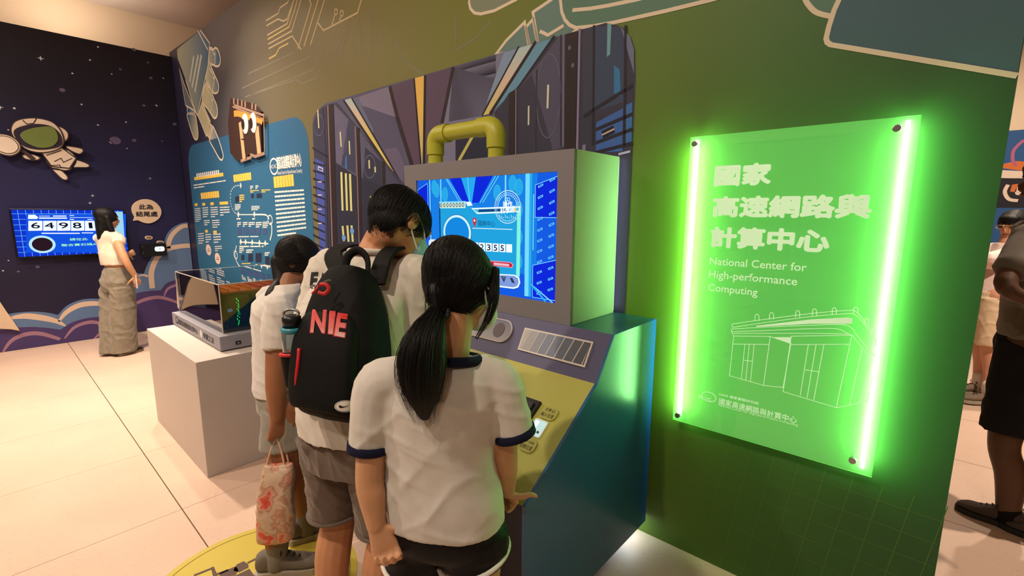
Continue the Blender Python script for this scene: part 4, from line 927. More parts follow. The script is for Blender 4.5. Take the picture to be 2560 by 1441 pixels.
for uu in (gu0+0.022, gu1-0.030):
    prism('light_strip', WALL, [(uu-0.005, gv0+0.02), (uu+0.005, gv0+0.02), (uu+0.005, gv1-0.012), (uu-0.005, gv1-0.012)], 0.028, 0.043, led, sgn)
steel = mat('steel', rgb(170, 170, 172), rough=0.3, metal=1)
for uu, vv in ((gu0+0.020, gv1-0.028), (gu1-0.055, gv1-0.035), (gu0+0.022, gv0+0.028), (gu1-0.058, gv0+0.045)):
    bm = bmesh.new(); add_prism(bm, WALL, ell(uu, vv, 0.006, 0.006, 16), 0.0, GAP+AT); add_prism(bm, WALL, ell(uu, vv, 0.0115, 0.0115, 24), GAP+AT, GAP+AT+0.012, 0.002)
    obj('standoff_bolt', bm, steel, sgn)
LT = mat('sign_frost', rgb(206, 226, 200), rough=0.7, emit=rgb(150, 196, 146), estr=0.75)
FP = Plane(SG.w(0, 0, AT), SG.u, SG.v); kS = (1640, 240, 2.5729); kT = (1640, 760, 2.5729)
def stext(s, x0, y0, x1, y1, k, bold, name='lettering'):
    a = FP.uv(k[0]+x0/k[2], k[1]+y0/k[2]); b = FP.uv(k[0]+x1/k[2], k[1]+y1/k[2])
    text(name, s, FP, a[0], a[1], b[0], b[1], LT, sgn, 0.0, 0.0012, 0.0, fat=bold)
stext('國家', 380, 577, 742, 432, kS, 0.058); stext('高速網路與', 367, 774, 1388, 637, kS, 0.058); stext('計算中心', 355, 968, 1118, 865, kS, 0.058)
def sline(s, x0, yb, x1, capz):
    a = FP.uv(1640+x0/2.5729, 240+yb/2.5729); b = FP.uv(1640+x1/2.5729, 240+yb/2.5729)
    me = text_mesh(s); n = len(me.vertices); co = np.empty(n*3); me.vertices.foreach_get('co', co); xs = co.reshape(-1, 3)[:, 0]; ys = co.reshape(-1, 3)[:, 1]
    sc = (b[0]-a[0])/(xs.max()-xs.min()); bpy.data.meshes.remove(me)
    text('lettering', s, FP, a[0], a[1]+ys.min()*sc, b[0], a[1]+ys.max()*sc, LT, sgn, 0.006, 0.0012)
sline('National Center for', 345, 1084, 972, 0); sline('High-performance', 340, 1168, 912, 0); sline('Computing', 335, 1252, 655, 0)
# engraved building drawing
A = Art(FP); F = lambda pts: FP.px(pts, *kT); lwd = 0.0022
def eng(pts, closed=False, wd=lwd): A.line(F(pts), wd, LT, 1, closed)
eng([(500, 207), (735, 210), (692, 525), (473, 462)], True); eng([(735, 210), (868, 256), (818, 538), (692, 525)]); eng([(870, 208), (1260, 202), (1160, 668), (818, 565)], True)
eng([(495, 258), (725, 262)]); eng([(865, 262), (1245, 260)])
eng([(572, 262), (549, 482)]); eng([(600, 262), (578, 490)]); eng([(632, 262), (608, 500)]); eng([(565, 362), (622, 370)])
eng([(980, 262), (928, 592)]); eng([(1030, 262), (972, 605)]); eng([(1080, 262), (1015, 620)]); eng([(960, 424), (1048, 438)])
eng([(1260, 202), (1412, 385), (1405, 320)]); eng([(1325, 290), (1246, 648)]); eng([(1382, 360), (1312, 630)]); eng([(1160, 668), (1360, 628), (1408, 400)])
roof = lambda d: crv([(490, 130+d), (700, 100+d*0.95), (1000, 62+d*0.9), (1240, 42+d*0.95), (1290, 55+d), (1340, 110+d), (1425, 250+d)], 5)
eng(roof(0)); eng(roof(22)); eng(crv([(488, 162), (700, 150), (1000, 138), (1190, 133), (1250, 150), (1300, 210), (1410, 345)], 5)); eng(crv([(488, 180), (700, 172), (1000, 160), (1160, 160), (1230, 190), (1260, 205)], 5)); eng(crv([(500, 190), (1000, 190), (1245, 195)], 4))
eng([(490, 130), (490, 150)]); eng([(488, 162), (486, 180), (500, 205)])
for x, y in ((650, 65), (744, 55), (912, 42), (1020, 32), (1147, 24), (1285, 20), (1355, 92), (1395, 158), (1425, 228)):
    eng([(x-13, y+45), (x-13, y+14), (x-6, y+2), (x+6, y+2), (x+13, y+14), (x+13, y+45)])
A.fill(F([(640, 142), (1000, 100), (1230, 88), (1265, 95), (1260, 128), (1000, 128), (650, 148)]), LT, 0); A.fill(F([(750, 215), (868, 215), (868, 255)]), LT, 0)
c = FP.uv(1640+330/2.5729, 760+596/2.5729); A.line(ell(c[0]+0.006, c[1], 0.029, 0.020, 32), 0.0028, LT, 1, True)
A.done('engraving', sgn)
def low(s, x0, y0, x1, y1, hgt, bold):
    a = FP.uv(1640+x0/2.5729, 760+y0/2.5729); b = FP.uv(1640+x1/2.5729, 760+y1/2.5729); text('lettering', s, FP, a[0], a[1], b[0], a[1]+hgt, LT, sgn, 0.0, 0.0012, fat=bold)
low('國家高速網路與計算中心', 405, 645, 905, 760, 0.027, 0.01); low('National Center for High-performance Computing', 402, 660, 912, 790, 0.011, 0.0); low('NIAR 國家實驗研究院', 408, 590, 660, 645, 0.012, 0.01); low('NCHC', 275, 608, 355, 618, 0.014, 0.015)

# ------------------------------------------------------------------ pedestal, display case and model
white_p = mat('pedestal_white', rgb(196, 186, 178), rough=0.55, var=0.015)
ped = tag(box('display_pedestal', -4.17, 0.72, 0.0, -3.015, 1.70, 0.705, white_p, None, 0.003), 'white box pedestal carrying the glass display case', 'pedestal')
case = empty('display_case', (-3.65, 1.2, 0.705), 'clear acrylic display case on a grey base atop the white pedestal', 'display case')
gbase = mat('case_base_grey', rgb(148, 146, 156), rough=0.45, var=0.02)
box('base', -4.18, 0.882, 0.712, -3.13, 1.60, 0.80, gbase, case, 0.003)
for x in (-4.12, -3.19):
    for y in (0.94, 1.54): box('foot', x-0.03, y-0.03, 0.705, x+0.03, y+0.03, 0.712, mat('foot_black', rgb(20, 20, 22), rough=0.6), case)
ca = clear_mat('case_acrylic', (0.97, 0.98, 0.98, 1), 0.07)
ax0, ax1, ay0, ay1, az0, az1, tt = -4.15, -3.205, 0.925, 1.55, 0.80, 1.10, 0.006
ed = mat('acrylic_rim', rgb(220, 206, 190), rough=0.25, spec=0.6)
for nm, b6 in (('pane', (ax0, ay0, az0, ax1, ay0+tt, az1)), ('pane', (ax0, ay1-tt, az0, ax1, ay1, az1)), ('pane', (ax0, ay0+tt, az0, ax0+tt, ay1-tt, az1)), ('pane', (ax1-tt, ay0+tt, az0, ax1, ay1-tt, az1)), ('top_pane', (ax0, ay0, az1, ax1, ay1, az1+tt))):
    box(nm, *b6, ca, case)
bm = bmesh.new(); r_ = 0.0025
for x, y in ((ax0, ay0), (ax1, ay0), (ax1, ay1), (ax0, ay1)): add_box(bm, x-r_, y-r_, az0, x+r_, y+r_, az1+tt)
for y in (ay0, ay1): add_box(bm, ax0, y-r_, az1+tt-0.004, ax1, y+r_, az1+tt+0.001)
for x in (ax0, ax1): add_box(bm, x-r_, ay0, az1+tt-0.004, x+r_, ay1, az1+tt+0.001)
obj('edge_glue', bm, ed, case)
FB = Plane((0, 0.882, 0), (1, 0, 0), (0, 0, 1)); kP = (430, 660, 6.0034); dk2 = mat('base_ink', rgb(34, 30, 38), rough=0.6)
def btext(s, x0, yb0, x1, yb1, bold=0.01):
    a = FB.uv(430+x0/6.0034, 660+yb0/6.0034); b = FB.uv(430+x1/6.0034, 660+yb1/6.0034); text('lettering', s, FB, a[0], 0.735, b[0], 0.775, dk2, case, 0.0, 0.001, fat=bold*1.5)
btext('國家高速網路與計算中心', 112, 950, 385, 1010); btext('參觀之友', 470, 1100, 628, 1130, 0.01)
A = Art(FB); c = FB.uv(430+80/6.0034, 660+885/6.0034); A.fill(ell(c[0], 0.757, 0.035, 0.028, 20), dk2, 0); A.fill(ell(c[0]+0.004, 0.762, 0.025, 0.017, 20), gbase, 1)
c = FB.uv(430+440/6.0034, 660+1070/6.0034); A.fill(ell(c[0], 0.757, 0.02, 0.026, 20), mat('disc_white', rgb(230, 226, 220), rough=0.5), 0); A.done('emblem', case)
FX = Plane((-3.13, 0, 0), (0, 1, 0), (0, 0, 1)); c = FX.uv(430+985/6.0034, 660+1165/6.0034)
prism('socket', FX, rrect(c[0]-0.012, 0.735, c[0]+0.018, 0.757, 0.003), 0.0, 0.003, dk2, case)
prism('socket', FX, ell(c[0]+0.003, 0.746, 0.007, 0.007, 12), 0.003, 0.005, steel, case)
# supercomputer scale model inside
mdl = empty('computer_model', (-3.45, 1.25, 0.80), 'black scale model of server racks with green indicator lights inside the case', 'scale model')
blk = mat('model_black', rgb(12, 14, 14), rough=0.18, spec=0.6)
for k in range(4):
    y0 = 0.965+k*0.145; rk = box('rack', -3.62, y0, 0.801, -3.235, y0+0.14, 1.035, blk, mdl, 0.003)
    RX = Plane((-3.235, 0, 0), (0, 1, 0), (0, 0, 1))
    box('door', -3.235, y0+0.01, 0.815, -3.231, y0+0.13, 1.02, mat('model_door', rgb(22, 26, 22), rough=0.12, spec=0.7), mdl)
gled = emis('model_green_led', rgb(40, 255, 110), 1.6); rr = random.Random(3)
cpx = RX.uv(594, 780)
for k in range(26):
    yy = cpx[0]+rr.uniform(-0.008, 0.008)+0.0002*k; zz = 0.835+k*0.0068
    prism('indicator_light', RX, [(yy-0.002, zz-0.0018), (yy+0.002, zz-0.0018), (yy+0.002, zz+0.0018), (yy-0.002, zz+0.0018)], 0.0042, 0.0052, gled, mdl)
sc2 = RX.uv(430+868/6.0034, 660+698/6.0034); prism('status_display', RX, [(sc2[0]-0.014, sc2[1]-0.009), (sc2[0]+0.014, sc2[1]-0.009), (sc2[0]+0.014, sc2[1]+0.009), (sc2[0]-0.014, sc2[1]+0.009)], 0.0042, 0.0055, emis('model_screen', rgb(80, 120, 150), 0.5), mdl)
amber = mat('amber_acrylic', rgb(168, 84, 22), rough=0.15, spec=0.7)
box('roof_panel', -3.63, 0.955, 1.037, -3.225, 1.545, 1.052, amber, mdl, 0.002)
for k in range(9): box('roof_fin', -3.60, 0.985+k*0.065, 1.052, -3.25, 0.992+k*0.065, 1.064, amber, mdl)
# small cream board on a post in the case
plc = empty('case_board', (-3.90, 0.97, 0.80), 'cream board on a thin post inside the display case', 'placard')
PLC = Plane((0, 0.97, 0), (1, 0, 0), (0, 0, 1)); kQ = (430, 660, 6.0034)
pp = PLC.px(crv([(75, 225), (130, 260), (230, 290), (410, 300), (430, 400), (445, 500), (430, 600), (380, 655), (270, 640), (150, 630), (100, 665), (85, 520), (78, 360)], 3, True), *kQ)
prism('board', PLC, pp, 0.0, 0.005, mat('case_board_cream', rgb(214, 190, 166), rough=0.6), plc)
A = Art(Plane((0, 0.97-0.005, 0), (1, 0, 0), (0, 0, 1))); A.line(PLC.px([(235, 345), (385, 320), (395, 410), (370, 460), (310, 470), (260, 440), (235, 345)], *kQ), 0.006, I('case_board_line', 110, 92, 88), 0); A.done('drawing', plc)
pc = PLC.uv(430+305/6.0034, 660+600/6.0034)
obj('post', tube([(pc[0], 0.978, 0.80), (pc[0], 0.978, pc[1]+0.02)], 0.006, 10), mat('post_steel', rgb(190, 188, 190), rough=0.3, metal=1), plc, True)
bx = empty('wall_reflection_box', (-3.75, 1.3, 0.80), 'small purple box standing in for a wall reflection in the case', 'scale model')  # purple box made up in place of the wall's reflection in the acrylic
box('body', -3.86, 1.22, 0.801, -3.70, 1.42, 0.90, mat('reflection_purple', rgb(66, 56, 92), rough=0.35), bx, 0.003); box('door', -3.84, 1.216, 0.812, -3.72, 1.22, 0.89, mat('reflection_violet', rgb(92, 84, 120), rough=0.35), bx)

# ------------------------------------------------------------------ round floor sticker
dcx, dcy, dr = -1.95, 0.585, 0.412
FL = Plane((0, 0, 0), (1, 0, 0), (0, 1, 0))
dec = empty('floor_sticker', (dcx, dcy, 0), 'round yellow-green floor sticker with dark circuit drawing under the visitors', 'floor sticker')
prism('disc', FL, ell(dcx, dcy, dr, dr, 120), 0.0002, 0.0016, mat('sticker_lime', rgb(196, 178, 62), rough=0.45, var=0.04, vscale=3), dec)
A = Art(Plane((0, 0, 0.0016), (1, 0, 0), (0, 1, 0))); dk3 = I('sticker_umber', 92, 72, 64); lp = I('sticker_line', 130, 112, 44)
A.line(ell(dcx, dcy, dr-0.03, dr-0.03, 120), 0.004, lp, 0, True)
kW = (420, 1240, 5.3333); DF = lambda pts: FL.px(pts, *kW)
A.fill(DF([(915, 925), (1010, 880), (1070, 920), (1075, 965), (950, 1030), (870, 1005)]), dk3, 0); A.fill(DF([(690, 1040), (870, 960), (905, 950), (940, 1000), (900, 1072), (690, 1090)]), dk3, 0); A.fill(DF([(900, 1072), (1085, 980), (1150, 1072), (1180, 1180), (900, 1180)]), dk3, 0); A.fill(DF([(570, 965), (610, 950), (650, 1040), (800, 985), (810, 1005), (640, 1080), (600, 1080)]), dk3, 0)
A.line(DF([(345, 1072), (600, 970)]), 0.012, dk3, 1); A.line(DF([(1060, 905), (1180, 845), (1250, 830)]), 0.012, dk3, 1)
for k in range(5):
    y = dcy-0.16+k*0.07; A.line([(dcx-0.02, y), (dcx+0.16, y), (dcx+0.20, y+0.03), (dcx+0.30-0.02*abs(k-2), y+0.03)], 0.008, dk3, 0)
for k in range(3): A.fill(rrect(dcx+0.02, dcy-0.15+k*0.11, dcx+0.12, dcy-0.08+k*0.11, 0.006), dk3, 1)
A.done('circuit_drawing', dec)
# striped floor mat edge beyond the wall end
fs = FL.px([(2505, 1262), (2640, 1290), (2700, 1360), (2540, 1300)])
e_ = empty('floor_sticker', FL.w(fs[0][0], fs[0][1], 0), 'dark floor sticker with gold stripes behind the walking man', 'floor sticker')
prism('sheet', FL, fs, 0.0002, 0.0016, mat('sticker_dark', rgb(70, 54, 48), rough=0.5), e_)
A = Art(Plane((0, 0, 0.0016), (1, 0, 0), (0, 1, 0)))
A.line(FL.px([(2520, 1270), (2640, 1310)]), 0.02, I('sticker_gold', 206, 170, 80), 0); A.line(FL.px([(2522, 1288), (2640, 1330)]), 0.02, I('sticker_gold', 206, 170, 80), 0); A.done('stripe_print', e_)

# ================================================================== PEOPLE: BUILDERS
from mathutils.bvhtree import BVHTree
UPZ = Vector((0, 0, 1))
class Blob:
    """a body or garment modelled as overlapping volumes, then fused into one continuous skin"""
    def __init__(s): s.bm = bmesh.new()
    def ball(s, c, r, ax=None):
        r = (r, r, r) if isinstance(r, (int, float)) else r
        M = Matrix.Identity(4)
        if ax: M = Matrix((Vector(ax[0]), Vector(ax[1]), Vector(ax[2]))).transposed().to_4x4()
        M = Matrix.Translation(Vector(c)) @ M @ Matrix.Diagonal((*r, 1))
        bmesh.ops.create_icosphere(s.bm, subdivisions=3, radius=1.0, matrix=M)
    def limb(s, pts, rad, seg=5, n=14, ends=(True, True)):
        full = [(*p, r) for p, r in zip(pts, rad)]
        q = crv(full, seg) if len(full) > 2 else full
        tube([a[:3] for a in q], [a[3] for a in q], n, True, s.bm)
        if ends[0]: s.ball(pts[0], rad[0])
        if ends[1]: s.ball(pts[-1], rad[-1])
    def loft(s, secs, n=28, seg=4, e=2.0):
        """secs: (centre, half-axis a, half-axis b)"""
        flat = [(*c, *a, *b) for c, a, b in secs]; q = crv(flat, seg); rings = []
        for k in q:
            c, a, b = Vector(k[:3]), Vector(k[3:6]), Vector(k[6:9]); ring = []
            for j in range(n):
                t = 2*math.pi*j/n; ct, st = math.cos(t), math.sin(t)
                ring.append(s.bm.verts.new(c+a*math.copysign(abs(ct)**(2/e), ct)+b*math.copysign(abs(st)**(2/e), st)))
            rings.append(ring)
        for i in range(len(rings)-1):
            for j in range(n): s.bm.faces.new((rings[i][j], rings[i][(j+1) % n], rings[i+1][(j+1) % n], rings[i+1][j]))
        s.bm.faces.new(rings[0][::-1]); s.bm.faces.new(rings[-1])
    def done(s, name, M, parent, voxel=0.006, smooth=6, fold=None):
        bmesh.ops.recalc_face_normals(s.bm, faces=s.bm.faces[:])
        me = bpy.data.meshes.new('tmp'); s.bm.to_mesh(me); s.bm.free()
        o = bpy.data.objects.new('tmp', me); COL.objects.link(o)
        md = o.modifiers.new('fuse', 'REMESH'); md.mode = 'VOXEL'; md.voxel_size = voxel
        if smooth:
            ms = o.modifiers.new('smooth', 'SMOOTH'); ms.factor = 0.5; ms.iterations = smooth
        dg = bpy.context.evaluated_depsgraph_get(); m2 = bpy.data.meshes.new_from_object(o.evaluated_get(dg))
        bpy.data.objects.remove(o); bpy.data.meshes.remove(me)
        if fold:
            n = len(m2.vertices); co = np.empty(n*3); no = np.empty(n*3); m2.vertices.foreach_get('co', co); m2.vertices.foreach_get('normal', no)
            co = co.reshape(-1, 3); no = no.reshape(-1, 3); co = co+no*fold(co)[:, None]; m2.vertices.foreach_set('co', co.ravel()); m2.update()
        for p in m2.polygons: p.use_smooth = True
        m2.name = name
        return link(name, m2, parent, M)
def folds(seed, amp=0.004, scale=14.0, dirs=None, ridge=0.6, cx=None):
    """cloth creases: a few broad directional waves plus sharp ridges"""
    rr = np.random.RandomState(seed)
    def fn(co):
        d = np.zeros(len(co))
        for k in range(7):
            v = rr.normal(size=3) if dirs is None else np.array(dirs[k % len(dirs)])+rr.normal(size=3)*0.35
            v = v/np.linalg.norm(v)*scale*rr.uniform(0.6, 1.7)
            w = np.sin(co@(rr.normal(size=3)*9.0)+rr.uniform(0, 6.28))+0.5*np.sin(co@(rr.normal(size=3)*21.0)+rr.uniform(0, 6.28))
            p = co@v+rr.uniform(0, 6.28)+1.6*w
            sw = (0.5+0.5*np.sin(co@(rr.normal(size=3)*9.0)+rr.uniform(0, 6.28)))**1.6
            wave = (1-np.abs(np.sin(p*0.5)))**2.4*1.6-0.45 if rr.uniform() < ridge else np.sin(p)*0.6
            d += wave*sw*rr.uniform(0.5, 1.0)
        return d*amp*0.6
    return fn
def V(*a): return Vector(a)
def head(B, c, f, u, s=1.0, ears=True):
    """skull, jaw, nose, ears; c = centre of the head, f = where the face looks, u = up along the head"""
    f = f.normalized(); u = (u-f*u.dot(f)).normalized(); r = f.cross(u)
    ax = (r, f, u)
    B.ball(c+u*0.018*s-f*0.008*s, (0.074*s, 0.094*s, 0.088*s), ax)
    B.ball(c-u*0.03*s+f*0.022*s, (0.060*s, 0.068*s, 0.078*s), ax)
    B.ball(c-u*0.085*s+f*0.050*s, (0.034*s, 0.032*s, 0.024*s), ax)
    B.ball(c-u*0.025*s+f*0.088*s, (0.013*s, 0.020*s, 0.022*s), ax); B.ball(c-u*0.036*s+f*0.094*s, (0.017*s, 0.014*s, 0.012*s), ax)
    B.ball(c-u*0.063*s+f*0.083*s, (0.024*s, 0.012*s, 0.009*s), ax)
    B.ball(c+u*0.012*s+f*0.078*s, (0.050*s, 0.014*s, 0.012*s), ax)
    if ears:
        for k in (-1, 1):
            B.ball(c+r*k*0.074*s-f*0.004*s-u*0.012*s, (0.010*s, 0.021*s, 0.032*s), ((r+f*-0.45*k*k).normalized() if k > 0 else (r+f*0.45).normalized(), f, u))
    return r
def face_bits(parent, c, f, u, s=1.0, mouth=True):
    f = f.normalized(); u = (u-f*u.dot(f)).normalized(); r = f.cross(u)
    for k in (-1, 1):
        B = Blob(); B.ball(c+r*k*0.032*s+f*0.078*s-u*0.002*s, (0.014*s, 0.008*s, 0.007*s), (r, f, u)); B.done('eye', mat('eye_dark_brown', rgb(30, 22, 20), rough=0.2), parent, 0.003, 1)
        B = Blob(); B.limb([c+r*k*0.018*s+f*0.087*s+u*0.020*s, c+r*k*0.034*s+f*0.086*s+u*0.025*s, c+r*k*0.052*s+f*0.072*s+u*0.020*s], [0.004*s, 0.005*s, 0.003*s]); B.done('eyebrow', mat('brow_black', rgb(22, 18, 18), rough=0.7), parent, 0.003, 1)
    if mouth:
        B = Blob(); B.ball(c-u*0.063*s+f*0.092*s, (0.022*s, 0.006*s, 0.006*s), (r, f, u)); B.done('lips', mat('lips_rose', rgb(170, 92, 84), rough=0.45), parent, 0.003, 1)
def hand(B, w, d, n, s=1.0, curl=0.5, thumb=None, side=1, spread=0.16):
    """wrist w, pointing d, back of the hand faces n; side=1 puts the thumb on n x d side"""
    d = d.normalized(); n = (n-d*n.dot(d)).normalized(); t = d.cross(n)*side
    L = 0.085*s
    B.loft([(w-d*0.01, t*0.024*s, n*0.019*s), (w+d*0.03*s, t*0.031*s, n*0.017*s), (w+d*0.065*s, t*0.040*s, n*0.015*s), (w+d*L, t*0.041*s, n*0.012*s)], n=16, seg=3, e=2.6)
    for k, (ln, off) in enumerate(((0.068, 0.030), (0.076, 0.0105), (0.070, -0.0095), (0.054, -0.029))):
        p = w+d*(L-0.008)+t*off*s; fd = (d+t*off*spread*12*s).normalized(); pts = [p]; a = 0.0; rr_ = []
        for j, fr_ in enumerate((0.46, 0.31, 0.23)):
            a += curl*(0.55, 0.95, 0.7)[j]*(1+0.12*k)
            dirv = (fd*math.cos(a)-n*math.sin(a)); p = p+dirv*ln*fr_*s; pts.append(p)
        B.limb(pts, [0.0092*s, 0.0086*s, 0.0078*s, 0.0066*s], 4, 10)
    td = thumb or (d*0.62+t*0.78-n*0.35*curl)
    td = td.normalized(); p = w+d*0.022*s+t*0.022*s; p2 = p+(td*0.75+t*0.25).normalized()*0.038*s; p3 = p2+td*0.030*s; p4 = p3+(td*0.8+d*0.35-n*0.3*curl).normalized()*0.025*s
    B.limb([p, p2, p3, p4], [0.0135*s, 0.0118*s, 0.0098*s, 0.0078*s], 4, 10)
def shoe(parent, heel, toe, M_up, M_sole, M_lace=None, h=0.075, wd=0.044, name='shoe'):
    """sneaker from heel point to toe point on the floor"""
    heel, toe = Vector(heel), Vector(toe); d = (toe-heel); L = d.length; d.normalize(); t = d.cross(UPZ)
    sh = empty(name, heel); sh.parent = parent
    off = parent.location; sh.location = heel-off
    def ring(z, g): 
        return [(0.0, 0.55*g), (0.06, 0.80*g), (0.25, 0.78*g), (0.45, 0.80*g), (0.68, 1.0*g), (0.85, 0.92*g), (0.96, 0.60*g), (1.0, 0.25*g)]
    B = Blob(); 
    secs = []
    pts = ring(0, 1.0); out = [heel+d*L*a+t*wd*b for a, b in pts]+[heel+d*L*a-t*wd*b for a, b in pts[::-1]]
    bm = bmesh.new(); lo = [bm.verts.new(V(p.x, p.y, heel.z)) for p in out]; mid = [bm.verts.new(V(p.x, p.y, heel.z+0.016)) for p in out]; hi = [bm.verts.new(V(p.x, p.y, heel.z+0.026)*1.0) for p in out]
    n = len(out); bm.faces.new(lo[::-1]); bm.faces.new(hi)
    for a_, b_ in ((lo, mid), (mid, hi)):
        for i in range(n): bm.faces.new((a_[i], a_[(i+1) % n], b_[(i+1) % n], b_[i]))
    obj('sole', bm, M_sole, sh, False)
    B.loft([(heel+d*L*a+UPZ*(0.022+hh*0.5), t*wd*b, UPZ*hh*0.5) for a, b, hh in ((0.02, 0.5, h*0.85), (0.12, 0.74, h*1.05), (0.30, 0.74, h*1.0), (0.46, 0.78, h*0.85), (0.62, 0.92, h*0.62), (0.80, 0.90, h*0.48), (0.93, 0.60, h*0.36), (0.985, 0.3, h*0.22))], n=20, seg=3, e=2.4)
    B.done('upper', M_up, sh, 0.005, 4, folds(int(L*1000), 0.002, 60))
    if M_lace:
        for k in range(4):
            a = 0.42+k*0.075; z = 0.022+h*(0.92-k*0.115)
            obj('lace', tube([heel+d*L*(a-0.03)-t*wd*0.45+UPZ*(z-0.006), heel+d*L*a+UPZ*(z+0.008), heel+d*L*(a-0.03)+t*wd*0.45+UPZ*(z-0.006)], 0.0028, 6), M_lace, sh, True)
        for k in (-1, 1):
            c = heel+d*L*0.41+UPZ*(0.022+h*0.98)
            obj('lace', tube(crv([c, c+t*k*0.02+UPZ*0.018, c+t*k*0.038+UPZ*0.004, c+t*k*0.018-UPZ*0.006, c], 4), 0.0026, 6), M_lace, sh, True)
    return sh
def wrap(name, quad, src_me, M, parent, targets, lift=0.0012):
    """lay flat artwork (mesh in 0..1 square) on a real surface; quad = pixel corners TL, TR, BR, BL as seen in the photo"""
    trees = []
    for o in targets:
        me = o.data; off = Vector((0, 0, 0)); b = o
        while b: off = off+b.location; b = b.parent
        trees.append((BVHTree.FromPolygons([v.co+off for v in me.vertices], [p.vertices[:] for p in me.polygons])))
    TL, TR, BR, BL = [np.array(q, float) for q in quad]
    last = 1.5
    for v in src_me.vertices:
        s, t = v.co.x, 1-v.co.y; q = (TL*(1-s)+TR*s)*(1-t)+(BL*(1-s)+BR*s)*t
        d = ray(*q).normalized(); best = None
        for T_ in trees:
            h = T_.ray_cast(CAM, d)
            if h[0] is not None and (best is None or h[3] < best): best = h[3]
        if best is None: best = last
        last = best
        v.co = CAM+d*(best-lift-v.co.z)
    src_me.update(); return link(name, src_me, parent, M)
def unit_text(s, bold=0.0, sub=True):
    me = text_mesh(s, bold); co = np.empty(len(me.vertices)*3); me.vertices.foreach_get('co', co); co = co.reshape(-1, 3)
    mn, mx = co.min(0), co.max(0); co[:, :2] = (co[:, :2]-mn[:2])/(mx[:2]-mn[:2]); me.vertices.foreach_set('co', co.ravel())
    if sub:
        bm = bmesh.new(); bm.from_mesh(me); bmesh.ops.triangulate(bm, faces=bm.faces[:]); 
        for _ in range(2):
            es = [e for e in bm.edges if e.calc_length() > 0.12]
            if es: bmesh.ops.subdivide_edges(bm, edges=es, cuts=1)
            bmesh.ops.triangulate(bm, faces=bm.faces[:])
        bm.to_mesh(me); bm.free()
    return me
def flat_mesh(pts, n=3):
    bm = bmesh.new(); f = bm.faces.new([bm.verts.new((x, y, 0)) for x, y in pts]); bmesh.ops.triangulate(bm, faces=bm.faces[:])
    for _ in range(n):
        es = [e for e in bm.edges if e.calc_length() > 0.15]
        if es: bmesh.ops.subdivide_edges(bm, edges=es, cuts=1)
        bmesh.ops.triangulate(bm, faces=bm.faces[:])
    me = bpy.data.meshes.new('flat'); bm.to_mesh(me); bm.free(); return me
def strands(name, M, parent, guides, count, rad, seed, jitter=0.008, thick=0.0007, taper=True, stray=0.0):
    """hair strands following guide curves; guides: lists of points, rad = bundle radius along the guide"""
    rr = random.Random(seed); c = bpy.data.curves.new(name, 'CURVE'); c.dimensions = '3D'; c.bevel_depth = thick; c.bevel_resolution = 0; c.resolution_u = 2
    off = Vector((0, 0, 0)); b = parent
    while b: off = off+b.location; b = b.parent
    for g in guides:
        g = [Vector(p) for p in g]
        for k in range(count):
            a = rr.uniform(0, 6.28); q = math.sqrt(rr.uniform(0.3, 1.0)); L = rr.uniform(0.75, 1.0); sp = c.splines.new('NURBS'); pts = []
            for i, p in enumerate(g):
                t = (g[min(i+1, len(g)-1)]-g[max(i-1, 0)]).normalized(); x = t.orthogonal().normalized() if i == 0 else (x-t*x.dot(t)).normalized(); y = t.cross(x)
                r_ = rad[i]*q*(1+stray*rr.uniform(0, 1)*i/len(g)); pts.append(p+(x*math.cos(a)+y*math.sin(a))*r_+Vector((rr.uniform(-1, 1), rr.uniform(-1, 1), rr.uniform(-1, 1)))*jitter*0.15)
            pts = pts[:max(3, int(round(len(pts)*L)))]
            sp.points.add(len(pts)-1)
            for i, p in enumerate(pts): sp.points[i].co = (*(p-off), 1); sp.points[i].radius = 1.0 if not taper else max(0.15, 1-(i/(len(pts)-1))**2*0.85)
            sp.use_endpoint_u = True; sp.order_u = 3
    c.materials.append(M); o = bpy.data.objects.new(name, c); COL.objects.link(o); o.parent = parent; o['kind'] = 'stuff'
    return o
def hair_mat(name, col, rough=0.52):
    if name in MATS: return MATS[name]
    M = mat(name, col, rough=rough, spec=0.28); nt = M.node_tree; b = nt.nodes['Principled BSDF']
    g = nt.nodes.new('ShaderNodeNewGeometry'); mp = nt.nodes.new('ShaderNodeMapping'); mp.inputs['Scale'].default_value = (260, 260, 14)
    nz = nt.nodes.new('ShaderNodeTexNoise'); nz.inputs['Scale'].default_value = 1.0; nz.inputs['Detail'].default_value = 3
    nt.links.new(g.outputs['Position'], mp.inputs[0]); nt.links.new(mp.outputs[0], nz.inputs['Vector'])
    bp = nt.nodes.new('ShaderNodeBump'); bp.inputs['Strength'].default_value = 0.5; bp.inputs['Distance'].default_value = 0.003
    nt.links.new(nz.outputs['Fac'], bp.inputs['Height']); nt.links.new(bp.outputs['Normal'], b.inputs['Normal'])
    return M
def cloth_mat(name, col, rough=0.85, weave=900, bump=0.15, var=0.06):
    if name in MATS: return MATS[name]
    return mat(name, col, rough=rough, spec=0.15, sheen=0.2 if max(col[:3]) > 0.05 else 0.0, var=var, vscale=20, bump=bump, bscale=weave)
def skin_mat(name, col): return mat(name, col, rough=0.5, spec=0.35, sss=0.12, var=0.06, vscale=26)
